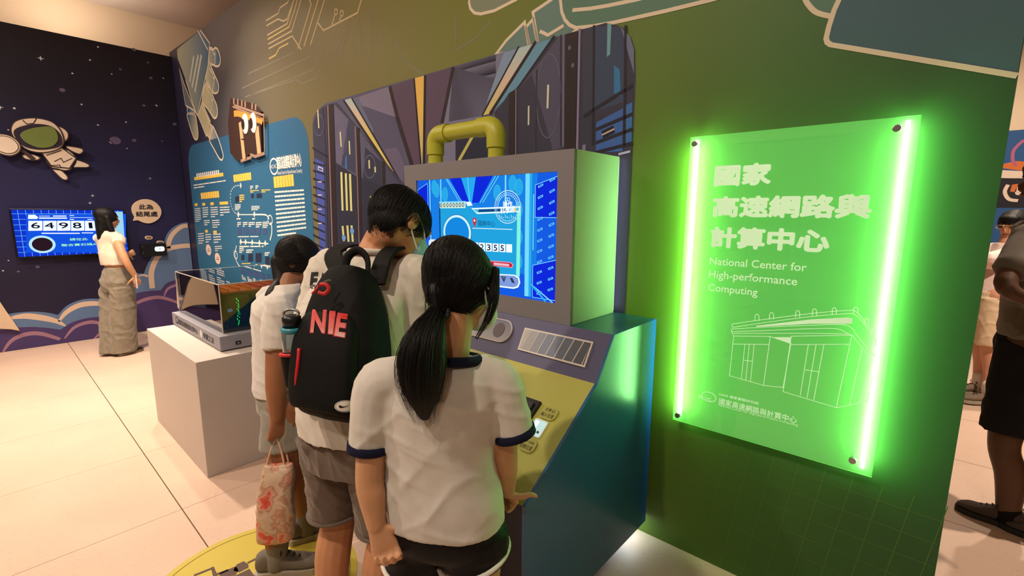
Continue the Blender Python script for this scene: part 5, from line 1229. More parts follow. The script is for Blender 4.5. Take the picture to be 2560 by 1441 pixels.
def hair_cap(name, M, parent, c, ax, rad, root, ends, count, seed, span=1.0, thick=0.0009, lift=0.003, droop=0.0):
    """strands combed over the head: from directions near 'root' round the scalp to 'ends' (head axes r, f, u)"""
    rr = random.Random(seed); cu = bpy.data.curves.new(name, 'CURVE'); cu.dimensions = '3D'; cu.bevel_depth = thick; cu.bevel_resolution = 0; cu.resolution_u = 2
    off = Vector((0, 0, 0)); b = parent
    while b: off = off+b.location; b = b.parent
    for k in range(count):
        a = root(rr).normalized(); e = ends(rr, a).normalized(); th = a.angle(e, 0.5); sp = cu.splines.new('NURBS'); n = 7; sp.points.add(n-1); h = lift*rr.uniform(0.3, 1.3)
        for i in range(n):
            t = i/(n-1)*span; d = (a*math.sin((1-t)*th)+e*math.sin(t*th))/max(math.sin(th), 1e-3)
            p = c+ax[0]*d.x*(rad[0]+h)+ax[1]*d.y*(rad[1]+h)+ax[2]*d.z*(rad[2]+h)-off
            sp.points[i].co = (*p, 1); sp.points[i].radius = 0.35 if i in (0, n-1) else 1.0
        sp.use_endpoint_u = True; sp.order_u = 3
    cu.materials.append(M); o = bpy.data.objects.new(name, cu); COL.objects.link(o); o.parent = parent; o['kind'] = 'stuff'
    return o
def comb_back(rr):
    return Vector((rr.uniform(-1, 1), rr.uniform(-0.35, 0.85), rr.uniform(0.05, 1.1)))
def comb_down(rr):
    return Vector((rr.uniform(-0.6, 0.6), rr.uniform(-0.7, 0.7), 1.0))
HAIR = hair_mat('black_hair', rgb(15, 13, 14))
def ring_tube(c, a, b, r, n=40, flat=1.0, t0=0, t1=360):
    pts = [c+a*math.cos(math.radians(t0+(t1-t0)*k/n))+b*math.sin(math.radians(t0+(t1-t0)*k/n)) for k in range(n+1)]
    return tube(pts, r, 8, True)
def cuff(name, p, d, r, ln, M, parent, th=0.004):
    """a turned band round a sleeve end"""
    d = d.normalized(); return obj(name, tube([p-d*ln, p-d*ln*0.95, p-d*0.002, p, p, p-d*ln*0.3], [r-0.002, r+th*0.5, r+th*0.5, r, r-0.005, r-0.008], 28), M, parent, True)

# ================================================================== THE VISITORS
# ---------------------------------------------------------------- girl with the ponytail in front
R_ = V(0.86, 0.51, 0).normalized(); F_ = V(-R_.y, R_.x, 0)
skin = skin_mat('skin_tan', rgb(196, 148, 112)); white_c = cloth_mat('white_jersey', rgb(206, 202, 196)); navy_c = cloth_mat('navy_rib', rgb(23, 26, 50)); black_c = cloth_mat('black_satin', rgb(20, 19, 22), rough=0.5)
base = at(1105, 1050, 1.23); base.z = 0
girl = empty('person', base, 'girl with a black ponytail in a white tee with navy trim and black shorts', 'person')
neck0 = at(1112, 905, 1.20); hd = at(1158, 712, 1.215)
fH = (F_*0.80+R_*0.62-UPZ*0.62).normalized(); uH = (UPZ+F_*0.45).normalized()
B = Blob(); head(B, hd, fH, uH, 0.93)
B.limb([neck0-UPZ*0.03, at(1130, 850, 1.195), hd-uH*0.03-fH*0.02], [0.056, 0.049, 0.052])
Lsh, Rsh = at(942, 972, 1.205), at(1252, 962, 1.20)
Lel, Lwr = at(924, 1195, 1.20), at(940, 1312, 1.19)
Rel, Rwr = at(1263, 1145, 1.25), at(1268, 1226, 1.36)
B.limb([Lsh, (Lsh+Lel)/2, Lel, (Lel*0.6+Lwr*0.4), Lwr], [0.045, 0.041, 0.036, 0.035, 0.024])
B.limb([Rsh, (Rsh+Rel)/2, Rel, (Rel*0.6+Rwr*0.4), Rwr], [0.045, 0.039, 0.034, 0.032, 0.023])
hand(B, Lwr, (Lwr-Lel)+R_*0.035, F_*0.80-R_*0.55, 0.88, 1.0, side=1)
hand(B, Rwr, (F_*0.75-UPZ*0.75), (UPZ*0.7+R_*0.55+F_*0.3), 0.84, 1.35, thumb=(R_*0.80+F_*0.45+UPZ*0.05), side=1)
hip = at(1112, 1275, 1.262)
B.loft([(neck0-UPZ*0.05, R_*0.10, F_*0.06), (neck0-UPZ*0.16, R_*0.135, F_*0.085), (hip+UPZ*0.12, R_*0.12, F_*0.085), (hip-UPZ*0.02, R_*0.14, F_*0.10)])
for sg in (-1, 1):
    h0 = hip+R_*sg*0.075-UPZ*0.04; kn = h0-UPZ*0.27+F_*0.015+R_*sg*0.004; an = V(kn.x, kn.y, 0.085)-F_*0.03
    B.limb([h0, (h0+kn)/2, kn, kn*0.55+an*0.45-F_*0.012, an], [0.083, 0.074, 0.055, 0.052, 0.036])
B.done('body', skin, girl, 0.0045, 4)
# tee shirt
B = Blob()
sec = [(1103, 893, 1.20, 0.072, 0.055), (1102, 912, 1.20, 0.118, 0.066), (1100, 940, 1.203, 0.150, 0.078), (1098, 985, 1.21, 0.160, 0.090), (1096, 1050, 1.22, 0.153, 0.097), (1096, 1120, 1.23, 0.146, 0.098), (1102, 1180, 1.24, 0.150, 0.102), (1110, 1235, 1.25, 0.160, 0.112), (1114, 1292, 1.262, 0.158, 0.118)]
B.loft([(at(x, y, d), R_*a, F_*b) for x, y, d, a, b in sec], n=36, e=2.25)
LsE, RsE = at(924, 1122, 1.21), at(1287, 1088, 1.215)
B.limb([at(985, 945, 1.205), at(945, 965, 1.205), at(930, 1030, 1.205), LsE], [0.058, 0.060, 0.056, 0.054], ends=(True, False))
B.limb([at(1210, 942, 1.205), at(1248, 962, 1.205), at(1268, 1020, 1.208), RsE], [0.058, 0.060, 0.056, 0.054], ends=(True, False))
dirs = [(0.6, 0.2, 0.5), (-0.5, 0.3, 0.6), (0.8, 0.4, 0.1), (0.3, 0.1, 0.9)]
B.done('tee_shirt', white_c, girl, 0.006, 5, folds(11, 0.0046, 62, dirs, 0.8))
cuff('sleeve_trim', LsE+(LsE-at(930, 1030, 1.205)).normalized()*0.004, LsE-at(930, 1030, 1.205), 0.0545, 0.022, navy_c, girl)
cuff('sleeve_trim', RsE+(RsE-at(1268, 1020, 1.208)).normalized()*0.004, RsE-at(1268, 1020, 1.208), 0.0545, 0.022, navy_c, girl)
cn = at(1104, 896, 1.20); obj('collar', ring_tube(cn+F_*0.002, R_*0.098, F_*0.070-UPZ*0.012, 0.0125, 48), navy_c, girl, True)
# shorts
B = Blob()
B.loft([(hip+UPZ*0.035, R_*0.125, F_*0.090), (hip-UPZ*0.01, R_*0.150, F_*0.112), (hip-UPZ*0.06, R_*0.156, F_*0.116), (hip-UPZ*0.09, R_*0.14, F_*0.10)], e=2.3)
hems = []
for sg, dz in ((-1, 0.165), (1, 0.120)):
    h0 = hip+R_*sg*0.074-UPZ*0.05; h1 = hip+R_*sg*0.080-UPZ*dz; B.limb([h0, h1+UPZ*0.05, h1+UPZ*0.045], [0.088, 0.096, 0.096]); 
    B.loft([(h0, R_*0.085, F_*0.095), (h1, R_*0.093, F_*0.102)], n=24); hems.append((h1, sg))
B.done('shorts', black_c, girl, 0.006, 5, folds(5, 0.003, 80))
for h1, sg in hems:
    obj('piping', ring_tube(h1+UPZ*0.004, R_*0.094+UPZ*0.022*sg, F_*0.103, 0.006, 40), mat('white_piping', rgb(222, 218, 212), rough=0.7), girl, True)
# hair
B = Blob(); rH = fH.cross(uH).normalized()
B.ball(hd+uH*0.022-fH*0.018, (0.089, 0.100, 0.092), (rH, fH, uH)); B.ball(hd-uH*0.010-fH*0.030, (0.085, 0.080, 0.088), (rH, fH, uH))
B.ball(hd+fH*0.05+uH*0.055, (0.060, 0.045, 0.030), (rH, fH, uH))
tie = at(1094, 780, 1.135)
B.limb([hd-fH*0.055-uH*0.035, (hd-fH*0.085-uH*0.055), tie], [0.030, 0.024, 0.016])
dv = tie-(hd+uH*0.015-fH*0.022); TD = Vector((dv.dot(rH)/0.089, dv.dot(fH)/0.097, dv.dot(uH)/0.094)).normalized()
B.done('hair', HAIR, girl, 0.005, 8)
hair_cap('hair_strands', HAIR, girl, hd+uH*0.015-fH*0.022, (rH, fH, uH), (0.089, 0.097, 0.094), comb_back, lambda r, a: TD+Vector((r.uniform(-0.15, 0.15), 0, r.uniform(-0.1, 0.1))), 1900, 31, 1.0, 0.00055)
hair_cap('hair_strands', HAIR, girl, hd-uH*0.004-fH*0.026, (rH, fH, uH), (0.087, 0.085, 0.092), lambda r: Vector((r.uniform(-1, 1), r.uniform(-0.7, 0.25), r.uniform(-0.75, 0.1))), lambda r, a: TD+Vector((r.uniform(-0.1, 0.1), 0, r.uniform(-0.1, 0.1))), 1100, 32, 1.0, 0.00055)
strands('hair_strands', HAIR, girl, [[hd-fH*0.075-uH*0.045, hd-fH*0.095-uH*0.060, tie+(hd-tie)*0.15, tie]], 160, [0.038, 0.034, 0.026, 0.020], 51, 0.004, 0.0006, False)
tail = [tie, at(1066, 830, 1.085), at(1052, 900, 1.075), at(1052, 965, 1.08), at(1056, 1010, 1.088), at(1062, 1050, 1.096)]
B = Blob(); B.loft([(p, R_*a, F_*b) for p, a, b in zip(tail, (0.022, 0.046, 0.058, 0.050, 0.032, 0.010), (0.020, 0.028, 0.030, 0.026, 0.018, 0.008))], n=24)
B.done('ponytail', HAIR, girl, 0.004, 3, folds(8, 0.0018, 80, [(0.9, 0.4, 0.05)]))
strands('loose_hair', HAIR, girl, [tail], 420, [0.02, 0.047, 0.060, 0.054, 0.040, 0.024], 5, 0.02, 0.00055, stray=0.25)
lock = [hd+fH*0.04+rH*0.070+uH*0.05, at(1236, 715, 1.165), at(1234, 765, 1.155), at(1216, 808, 1.155), at(1190, 848, 1.16)]
strands('side_lock', HAIR, girl, [lock], 180, [0.012, 0.014, 0.012, 0.008, 0.004], 9, 0.01, 0.0005)
lk2 = [hd-rH*0.085+uH*0.0, at(1068, 720, 1.16), at(1066, 770, 1.15), at(1064, 812, 1.15)]
strands('side_lock', HAIR, girl, [lk2], 14, [0.008, 0.008, 0.006, 0.004], 19, 0.01, 0.0007)
obj('hair_tie', ring_tube(tie+V(0, 0, -0.004), R_*0.026, (F_*0.5+UPZ*0.5).normalized()*0.024, 0.006, 24), mat('hair_tie_navy', rgb(24, 24, 36), rough=0.7), girl, True)
# face mask
B = Blob(); B.ball(hd+fH*0.066-uH*0.050, (0.058, 0.042, 0.046), (rH, fH, uH)); mk = B.done('face_mask', cloth_mat('mask_white', rgb(214, 222, 224), rough=0.8), girl, 0.004, 3)
obj('ear_loop', tube(crv([hd+rH*0.054+fH*0.062-uH*0.03, hd+rH*0.078+fH*0.03-uH*0.02, hd+rH*0.080-uH*0.012, hd+rH*0.074+fH*0.02-uH*0.05, hd+rH*0.05+fH*0.06-uH*0.075], 4), 0.0024, 6), mat('loop_white', rgb(225, 228, 228), rough=0.7), girl, True)
face_bits(girl, hd, fH, uH, 0.93, False)
for sg in (-1, 1):
    h0 = base+R_*sg*0.085; shoe(girl, V(h0.x, h0.y, 0)-F_*0.09, V(h0.x, h0.y, 0)+F_*0.14, mat('sneaker_white', rgb(205, 202, 198), rough=0.6), mat('sole_white', rgb(190, 188, 184), rough=0.7), mat('lace_white', rgb(220, 220, 220), rough=0.8))

# ---------------------------------------------------------------- man with the backpack
a_ = math.radians(20); R_ = V(math.cos(a_), math.sin(a_), 0); F_ = V(-R_.y, R_.x, 0)
skinM = skin_mat('skin_warm', rgb(190, 136, 100)); offw = cloth_mat('off_white_cotton', rgb(206, 200, 190)); khaki = cloth_mat('grey_brown_twill', rgb(104, 90, 80), weave=600)
pel = at(884, 1085, 1.575); base = V(pel.x, pel.y, 0)
man = empty('person', base, 'balding man in a white tee and grey-brown shorts, masked, bending over the console', 'person')
nk = at(930, 640, 1.655); hd = at(1006, 562, 1.665)
fH = (F_*0.72+R_*0.45-UPZ*0.62).normalized(); uH = (UPZ*0.8+F_*0.6).normalized()
B = Blob(); rH = head(B, hd, fH, uH, 1.12)
B.limb([nk-UPZ*0.04, at(955, 610, 1.675), hd-uH*0.05-fH*0.03], [0.076, 0.068, 0.066])
Ls, Rs = nk-R_*0.205-UPZ*0.065+F_*0.01, nk+R_*0.175-UPZ*0.075+F_*0.02
Le, Lw = at(758, 895, 1.715), at(783, 1020, 1.715); Re, Rw = at(1040, 900, 1.635), at(1075, 940, 1.865)
B.limb([Ls, (Ls+Le)/2, Le, Le*0.6+Lw*0.4, Lw], [0.054, 0.050, 0.044, 0.042, 0.030]); B.limb([Rs, (Rs+Re)/2, Re, Re*0.6+Rw*0.4, Rw], [0.054, 0.050, 0.044, 0.042, 0.030])
hand(B, Lw, (Lw-Le)+F_*0.02, -R_*1.0-F_*0.2, 1.0, 0.8, side=1); hand(B, Rw, (F_*0.9-UPZ*0.3), UPZ+R_*0.2, 1.0, 0.5, side=1)
B.loft([(nk-UPZ*0.07, R_*0.14, F_*0.08), (at(885, 780, 1.615), R_*0.17, F_*0.11), (at(875, 950, 1.585), R_*0.150, F_*0.105), (pel, R_*0.148, F_*0.10)])
for sg in (-1, 1):
    h0 = pel+R_*sg*0.09-UPZ*0.02; kn = V(h0.x, h0.y, 0.48)+R_*sg*0.012+F_*0.02; an = V(kn.x, kn.y, 0.09)-F_*0.06
    B.limb([h0, (h0+kn)/2, kn, kn*0.62+an*0.38-F_*0.02, an], [0.098, 0.084, 0.060, 0.061, 0.040])
B.done('body', skinM, man, 0.0048, 4)
B = Blob()
B.loft([(nk+UPZ*0.005, R_*0.078, F_*0.068), (nk-UPZ*0.025, R_*0.125, F_*0.085), (nk-UPZ*0.07-F_*0.01, R_*0.178, F_*0.105), (at(884, 770, 1.605), R_*0.205, F_*0.125), (at(876, 900, 1.585), R_*0.185, F_*0.130), (at(874, 1000, 1.580), R_*0.182, F_*0.135), (at(880, 1075, 1.575), R_*0.186, F_*0.140)], n=40, e=2.3)
LE, RE = Le*0.62+Ls*0.38, Re*0.72+Rs*0.28
B.limb([Ls+R_*0.05, Ls, (Ls+LE)/2, LE], [0.075, 0.080, 0.076, 0.074], ends=(True, False)); B.limb([Rs-R_*0.05, Rs, (Rs+RE)/2, RE], [0.075, 0.082, 0.080, 0.078], ends=(True, False))
tee = B.done('tee_shirt', offw, man, 0.006, 5, folds(21, 0.0062, 75, [(0.5, 0.5, 0.6), (-0.4, 0.5, 0.7), (0.8, 0.1, 0.4)], 0.8))
obj('collar', ring_tube(nk+UPZ*0.012, R_*0.076, F_*0.070+UPZ*-0.01, 0.011, 40), offw, man, True)
B = Blob()
B.loft([(pel+UPZ*0.07, R_*0.155, F_*0.112), (pel-UPZ*0.02, R_*0.174, F_*0.126), (pel-UPZ*0.10, R_*0.185, F_*0.130)], e=2.3)
for sg, zz in ((-1, 0.50), (1, 0.50)):
    h0 = pel+R_*sg*0.09; h1 = V(h0.x, h0.y, zz)+R_*sg*0.014+F_*0.01
    B.loft([(h0, R_*0.10, F_*0.125), (h0*0.5+h1*0.5, R_*0.094, F_*0.105), (h1, R_*0.088, F_*0.094)], n=24)
B.done('shorts', khaki, man, 0.0065, 5, folds(31, 0.006, 80, [(0.3, 0.2, 0.9), (0.7, 0.3, 0.5)], 0.75))
for sg in (-1, 1):
    h0 = pel+R_*sg*0.104+F_*0.01; obj('shorts_hem', ring_tube(V(h0.x, h0.y, 0.505), R_*0.089, F_*0.095, 0.007, 36), khaki, man, True)
B = Blob()
B.ball(hd+uH*0.028-fH*0.014, (0.092, 0.112, 0.100), (rH, fH, uH)); B.ball(hd-uH*0.012-fH*0.052, (0.084, 0.062, 0.080), (rH, fH, uH)); B.ball(hd-uH*0.058-fH*0.052, (0.062, 0.042, 0.046), (rH, fH, uH))
for k in (-1, 1): B.ball(hd+rH*k*0.066+fH*0.008+uH*0.022, (0.018, 0.030, 0.036), (rH, fH, uH))
hm = hair_mat('dark_hair_balding', rgb(22, 19, 19)); nt = hm.node_tree; g = nt.nodes.new('ShaderNodeNewGeometry')
ds = nt.nodes.new('ShaderNodeVectorMath'); ds.operation = 'DISTANCE'; ds.inputs[1].default_value = hd+uH*0.125+fH*0.02; nt.links.new(g.outputs['Position'], ds.inputs[0])
mr = nt.nodes.new('ShaderNodeMapRange'); mr.inputs['From Min'].default_value = 0.02; mr.inputs['From Max'].default_value = 0.065; nt.links.new(ds.outputs['Value'], mr.inputs['Value'])
mx = nt.nodes.new('ShaderNodeMixRGB'); mx.inputs[1].default_value = rgb(112, 78, 58); mx.inputs[2].default_value = rgb(18, 16, 16); nt.links.new(mr.outputs[0], mx.inputs[0]); nt.links.new(mx.outputs[0], nt.nodes['Principled BSDF'].inputs['Base Color'])
B.done('hair', hm, man, 0.005, 4, folds(13, 0.0015, 110))
hair_cap('hair_strands', hm, man, hd+uH*0.020-fH*0.018, (rH, fH, uH), (0.091*1.06, 0.108*1.06, 0.098*1.06), lambda r: Vector((r.uniform(-1, 1), r.uniform(-1, 0.7), r.uniform(-0.55, 1.0))), lambda r, a: Vector((a.x*1.25+r.uniform(-0.1, 0.1), a.y*1.2-0.12, a.z-0.85)), 2400, 37, 0.75, 0.00055, 0.004)
hair_cap('hair_strands', hm, man, hd-uH*0.022-fH*0.045, (rH, fH, uH), (0.084, 0.068, 0.084), lambda r: Vector((r.uniform(-1, 1), r.uniform(-1, 0.05), r.uniform(-0.6, 0.6))), lambda r, a: Vector((a.x*0.9+r.uniform(-0.1, 0.1), a.y*0.9-0.1, a.z-0.7)), 1500, 38, 0.7, 0.00055, 0.003)
B = Blob(); B.ball(hd+fH*0.074-uH*0.056, (0.062, 0.046, 0.050), (rH, fH, uH)); B.done('face_mask', cloth_mat('mask_blue', rgb(150, 200, 214), rough=0.8), man, 0.004, 3)
obj('ear_loop', tube(crv([hd+rH*0.056+fH*0.075-uH*0.03, hd+rH*0.084+fH*0.03-uH*0.005, hd+rH*0.092-fH*0.012+uH*0.012, hd+rH*0.086-fH*0.015-uH*0.03, hd+rH*0.06+fH*0.06-uH*0.085], 5), 0.0028, 6), mat('loop_white', None), man, True)
face_bits(man, hd, fH, uH, 1.06, False)
for sg, Mu in ((-1, 0), (1, 0)):
    h0 = pel+R_*sg*0.105-F_*0.04; shoe(man, V(h0.x, h0.y, 0)-F_*0.07, V(h0.x, h0.y, 0)+F_*0.20, mat('runner_grey', rgb(190, 180, 172), rough=0.6), mat('runner_sole_red', rgb(196, 70, 50), rough=0.6), mat('lace_white', None), wd=0.05)

# ---------------------------------------------------------------- backpack on the man's back
PB = -F_
pb, pt = at(850, 1040, 1.370), at(880, 668, 1.475)
ax = (pt-pb); Lp = ax.length; ax.normalize(); PN = (PB-ax*PB.dot(ax)).normalized()
pack = empty('backpack', pb, 'black backpack with red letters and red zip pulls worn by the bending man', 'backpack')
pk = cloth_mat('black_canvas', rgb(12, 12, 13), rough=0.7, weave=1200, bump=0.25, var=0.12)
def sec_(t, a, b, o=0.0): return (pb+ax*Lp*t+PN*o*0.92, R_*a*0.93, PN*b*0.92)
B = Blob(); B.loft([sec_(-0.02, 0.100, 0.06), sec_(0.02, 0.132, 0.085), sec_(0.12, 0.145, 0.098), sec_(0.40, 0.148, 0.104), sec_(0.65, 0.132, 0.096), sec_(0.85, 0.100, 0.080), sec_(0.97, 0.066, 0.056), sec_(1.0, 0.035, 0.032)], n=40, e=2.8)
bag_o = B.done('main_body', pk, pack, 0.006, 4, folds(41, 0.003, 40))
B = Blob(); B.loft([sec_(0.03, 0.105, 0.03, 0.085), sec_(0.10, 0.118, 0.038, 0.086), sec_(0.34, 0.120, 0.040, 0.090), sec_(0.52, 0.115, 0.036, 0.086), sec_(0.62, 0.094, 0.026, 0.080), sec_(0.66, 0.070, 0.016, 0.074)], n=32, e=2.8)
pock = B.done('front_pocket', pk, pack, 0.006, 4, folds(43, 0.0025, 40))
red = mat('zip_red', rgb(198, 34, 40), rough=0.5)
B = Blob(); lp0 = pb+ax*Lp*0.97-PN*0.02
obj('grab_handle', tube(crv([lp0-R_*0.045-ax*0.02, lp0-R_*0.040+ax*0.045, lp0+ax*0.075, lp0+R_*0.040+ax*0.045, lp0+R_*0.045-ax*0.02], 6), 0.014, 10, flat=0.5), pk, pack, True)
# shoulder straps over the shirt
def strap(pts, wv, name='shoulder_strap', th=0.012):
    q = [Vector(p) for p in crv(pts, 6)]; bm = bmesh.new(); prev = None
    for i, p in enumerate(q):
        t = (q[min(i+1, len(q)-1)]-q[max(i-1, 0)]).normalized(); s = (R_-t*R_.dot(t)).normalized(); nn = t.cross(s)
        ring = [bm.verts.new(p+s*wv*a+nn*th*b) for a, b in ((-1, -0.5), (1, -0.5), (1, 0.5), (-1, 0.5))]
        if prev:
            for j in range(4): bm.faces.new((prev[j], prev[(j+1) % 4], ring[(j+1) % 4], ring[j]))
        else: bm.faces.new(ring[::-1])
        prev = ring
    bm.faces.new(prev); o = obj(name, bm, pk, pack, False)
    md = o.modifiers.new('round', 'BEVEL'); md.width = 0.004; md.segments = 2
for sg in (-1, 1):
    s0 = nk+R_*sg*0.105
    strap([pb+ax*Lp*0.90+R_*sg*0.055-PN*0.05, s0+UPZ*0.0-F_*0.075, s0+UPZ*0.030-F_*0.02, s0+UPZ*0.020+F_*0.05, s0-UPZ*0.06+F_*0.115, s0-UPZ*0.20+F_*0.13+R_*sg*0.02], 0.032)
# red zip pulls
obj('zip_pull', tube(crv([at(800, 712, 1.315), at(815, 712, 1.315), at(822, 722, 1.315), at(812, 735, 1.315), at(796, 731, 1.315)], 4), 0.0055, 8), red, pack, True)
obj('zip_pull', tube([at(797, 714, 1.315), at(788, 727, 1.315), at(780, 735, 1.315)], 0.003, 8), red, pack, True)
obj('zipper', tube(crv([at(826, 700, 1.345), at(812, 706, 1.335), at(800, 712, 1.325)], 3), 0.004, 8), mat('steel', None), pack, True)
obj('zip_pull', tube(crv([at(748, 872, 1.325), at(745, 910, 1.315), at(741, 950, 1.315), at(742, 995, 1.315)], 4), 0.0055, 8), red, pack, True)
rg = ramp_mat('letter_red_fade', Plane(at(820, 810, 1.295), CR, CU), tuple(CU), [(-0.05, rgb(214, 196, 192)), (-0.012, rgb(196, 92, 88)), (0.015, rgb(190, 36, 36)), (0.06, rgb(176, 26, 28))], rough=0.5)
lo_ = mat('letter_outline_red', rgb(206, 40, 44), rough=0.5)
for ch, qd in (('N', [(783, 776), (815, 777), (811, 833), (776, 831)]), ('I', [(826, 779), (837, 780), (832, 836), (821, 834)]), ('E', [(846, 784), (868, 788), (861, 844), (836, 839)])):
    wrap('letter_outline', [(q[0]+(-2 if i in (0, 3) else 2), q[1]+(-2 if i < 2 else 2)) for i, q in enumerate(qd)], unit_text(ch, 0.045), lo_, pack, [bag_o, pock], 0.0015)
    wrap('letter', qd, unit_text(ch, 0.03), rg, pack, [bag_o, pock], 0.0030)
circ = [(0.5+0.5*math.cos(k*math.pi/20), 0.5+0.5*math.sin(k*math.pi/20)) for k in range(40)]
qd = [(836, 1002), (892, 1001), (891, 1031), (836, 1032)]
wrap('patch', qd, flat_mesh(circ), mat('patch_white', rgb(214, 208, 200), rough=0.5), pack, [bag_o, pock], 0.0015)
wrap('patch_ring', qd, flat_mesh([(0.5+0.92*(x-0.5), 0.5+0.90*(y-0.5)) for x, y in circ]), mat('patch_black', rgb(24, 22, 22), rough=0.5), pack, [bag_o, pock], 0.0022)
wrap('patch_face', qd, flat_mesh([(0.5+0.88*(x-0.5), 0.5+0.84*(y-0.5)) for x, y in circ]), mat('patch_white', None), pack, [bag_o, pock], 0.0029)
sw_ = crv([(0.22, 0.62), (0.20, 0.45), (0.28, 0.36), (0.40, 0.38), (0.58, 0.50), (0.78, 0.66)], 4)+crv([(0.78, 0.66), (0.55, 0.53), (0.40, 0.47), (0.30, 0.47), (0.235, 0.55)], 4)
wrap('swoosh', qd, flat_mesh(sw_[:-1]), mat('patch_black', None), pack, [bag_o, pock], 0.0037)
# letters on the shirt beside the pack
chk = mat('print_black', rgb(30, 28, 30), rough=0.7)
wrap('shirt_letter', [(778, 681), (796, 680), (791, 722), (773, 722)], unit_text('E', 0.05), chk, man, [tee], 0.002)
wrap('shirt_letter', [(800, 681), (814, 684), (810, 722), (796, 722)], unit_text('A', 0.05), chk, man, [tee], 0.002)
# bottle in the side pocket
bt = at(733, 855, 1.385); bot = empty('water_bottle', bt-UPZ*0.09, 'clear water bottle with a teal lid in the backpack side pocket', 'bottle')
obj('bottle_body', tube([bt-UPZ*0.09, bt-UPZ*0.085, bt+UPZ*0.03, bt+UPZ*0.05], [0.026, 0.030, 0.030, 0.022], 24), clear_mat('bottle_clear', (0.80, 0.92, 0.93, 1), 0.10, 0.15, (0.7, 0.8, 0.8, 1)), bot, True)
obj('bottle_ring', tube([bt+UPZ*0.030, bt+UPZ*0.045], 0.0315, 24), mat('bottle_teal', rgb(52, 140, 160), rough=0.35), bot, True)
obj('bottle_cap', tube([bt+UPZ*0.045, bt+UPZ*0.075, bt+UPZ*0.08], [0.026, 0.026, 0.020], 24), mat('cap_black', rgb(26, 28, 30), rough=0.35), bot, True)
obj('bottle_loop', ring_tube(bt+UPZ*0.085, CR*0.022, CU*0.012, 0.004, 24), mat('cap_grey', rgb(150, 150, 150), rough=0.3, metal=0.6), bot, True)
B = Blob(); B.loft([(bt-UPZ*0.14, CR*0.030, CF*0.03), (bt-UPZ*0.06, CR*0.036, CF*0.036), (bt-UPZ*0.035, CR*0.037, CF*0.037)], n=24); B.done('side_pocket', pk, pack, 0.005, 3)
obj('pocket_band', ring_tube(bt-UPZ*0.037, CR*0.037, CF*0.037, 0.005, 30), red, pack, True)

# ---------------------------------------------------------------- girl with the flowered bag
a_ = math.radians(-14); R_ = V(math.cos(a_), math.sin(a_), 0); F_ = V(-R_.y, R_.x, 0)
skinD = skin_mat('skin_brown', rgb(150, 100, 70)); denim = cloth_mat('pale_grey_denim', rgb(142, 138, 128), weave=500)
pel = at(712, 985, 2.10); base = V(pel.x, pel.y, 0)
g3 = empty('person', base, 'girl in a white tee and pale denim shorts holding a flowered bag', 'person')
nk = at(716, 712, 2.10); hd = at(752, 655, 2.16); fH = (F_*0.75+R_*0.45-UPZ*0.5).normalized(); uH = (UPZ*0.9+F_*0.4).normalized()
B = Blob(); rH = head(B, hd, fH, uH, 0.98)
B.limb([nk-UPZ*0.03, hd-uH*0.05-fH*0.02], [0.052, 0.050])
ch = at(690, 790, 2.10); Rs = ch+R_*0.125+UPZ*0.05; Ls = ch-R_*0.125+UPZ*0.06
Re, Rw = at(690, 945, 1.955), at(692, 1045, 1.95); Le = Ls-UPZ*0.22+F_*0.08; Lw = Le+F_*0.18+UPZ*0.02
B.limb([Ls, (Ls+Le)/2, Le, Le*0.6+Lw*0.4, Lw], [0.046, 0.046, 0.042, 0.040, 0.028]); B.limb([Rs, (Rs+Re)/2, Re, Re*0.6+Rw*0.4, Rw], [0.048, 0.047, 0.042, 0.040, 0.028])
hand(B, Rw, (Rw-Re), R_*0.9+F_*0.2, 0.95, 1.3, side=-1); hand(B, Lw, F_, UPZ, 0.9, 0.5)
B.loft([(nk-UPZ*0.04, R_*0.09, F_*0.06), (ch, R_*0.13, F_*0.085), (at(700, 880, 2.10), R_*0.125, F_*0.085), (pel, R_*0.14, F_*0.105)])
legs = ((1, at(690, 1385, 2.02), at(708, 1200, 2.04)), (-1, at(765, 1290, 2.24), at(757, 1150, 2.17)))
for sg, an, kn in legs:
    h0 = pel+R_*sg*0.075-UPZ*0.03; an = V(an.x, an.y, 0.09); B.limb([h0, (h0+kn)/2, kn, kn*0.6+an*0.4-F_*0.015, an], [0.092, 0.083, 0.060, 0.058, 0.038])
B.done('body', skinD, g3, 0.0055, 4)
B = Blob(); B.loft([(nk+UPZ*0.006, R_*0.068, F_*0.056), (nk-UPZ*0.025-F_*0.008, R_*0.105, F_*0.068), (ch+UPZ*0.05, R_*0.140, F_*0.092), (ch-UPZ*0.05, R_*0.146, F_*0.100), (at(698, 900, 2.10), R_*0.145, F_*0.105), (at(704, 975, 2.10), R_*0.152, F_*0.118)], n=36, e=2.25)
LE = Ls*0.42+Le*0.58; RE = Rs*0.40+Re*0.60; B.limb([Rs-R_*0.05, Rs, (Rs+RE)/2, RE], [0.060, 0.066, 0.068, 0.066], ends=(True, False)); B.limb([Ls, LE], [0.064, 0.060])
B.done('tee_shirt', cloth_mat('white_tee', rgb(208, 203, 198)), g3, 0.0065, 5, folds(51, 0.005, 80, [(0.4, 0.3, 0.8), (0.7, 0.2, 0.4)], 0.75))
B = Blob(); B.loft([(pel+UPZ*0.06, R_*0.140, F_*0.105), (pel, R_*0.150, F_*0.118), (pel-UPZ*0.07, R_*0.150, F_*0.115)])
for sg, an, kn in legs:
    h0 = pel+R_*sg*0.075-UPZ*0.03; h1 = h0+(kn-h0).normalized()*0.17; B.loft([(h0, R_*0.088, F_*0.105), (h1, R_*0.094, F_*0.105)], n=24)
B.done('shorts', denim, g3, 0.0065, 5, folds(53, 0.004, 90))
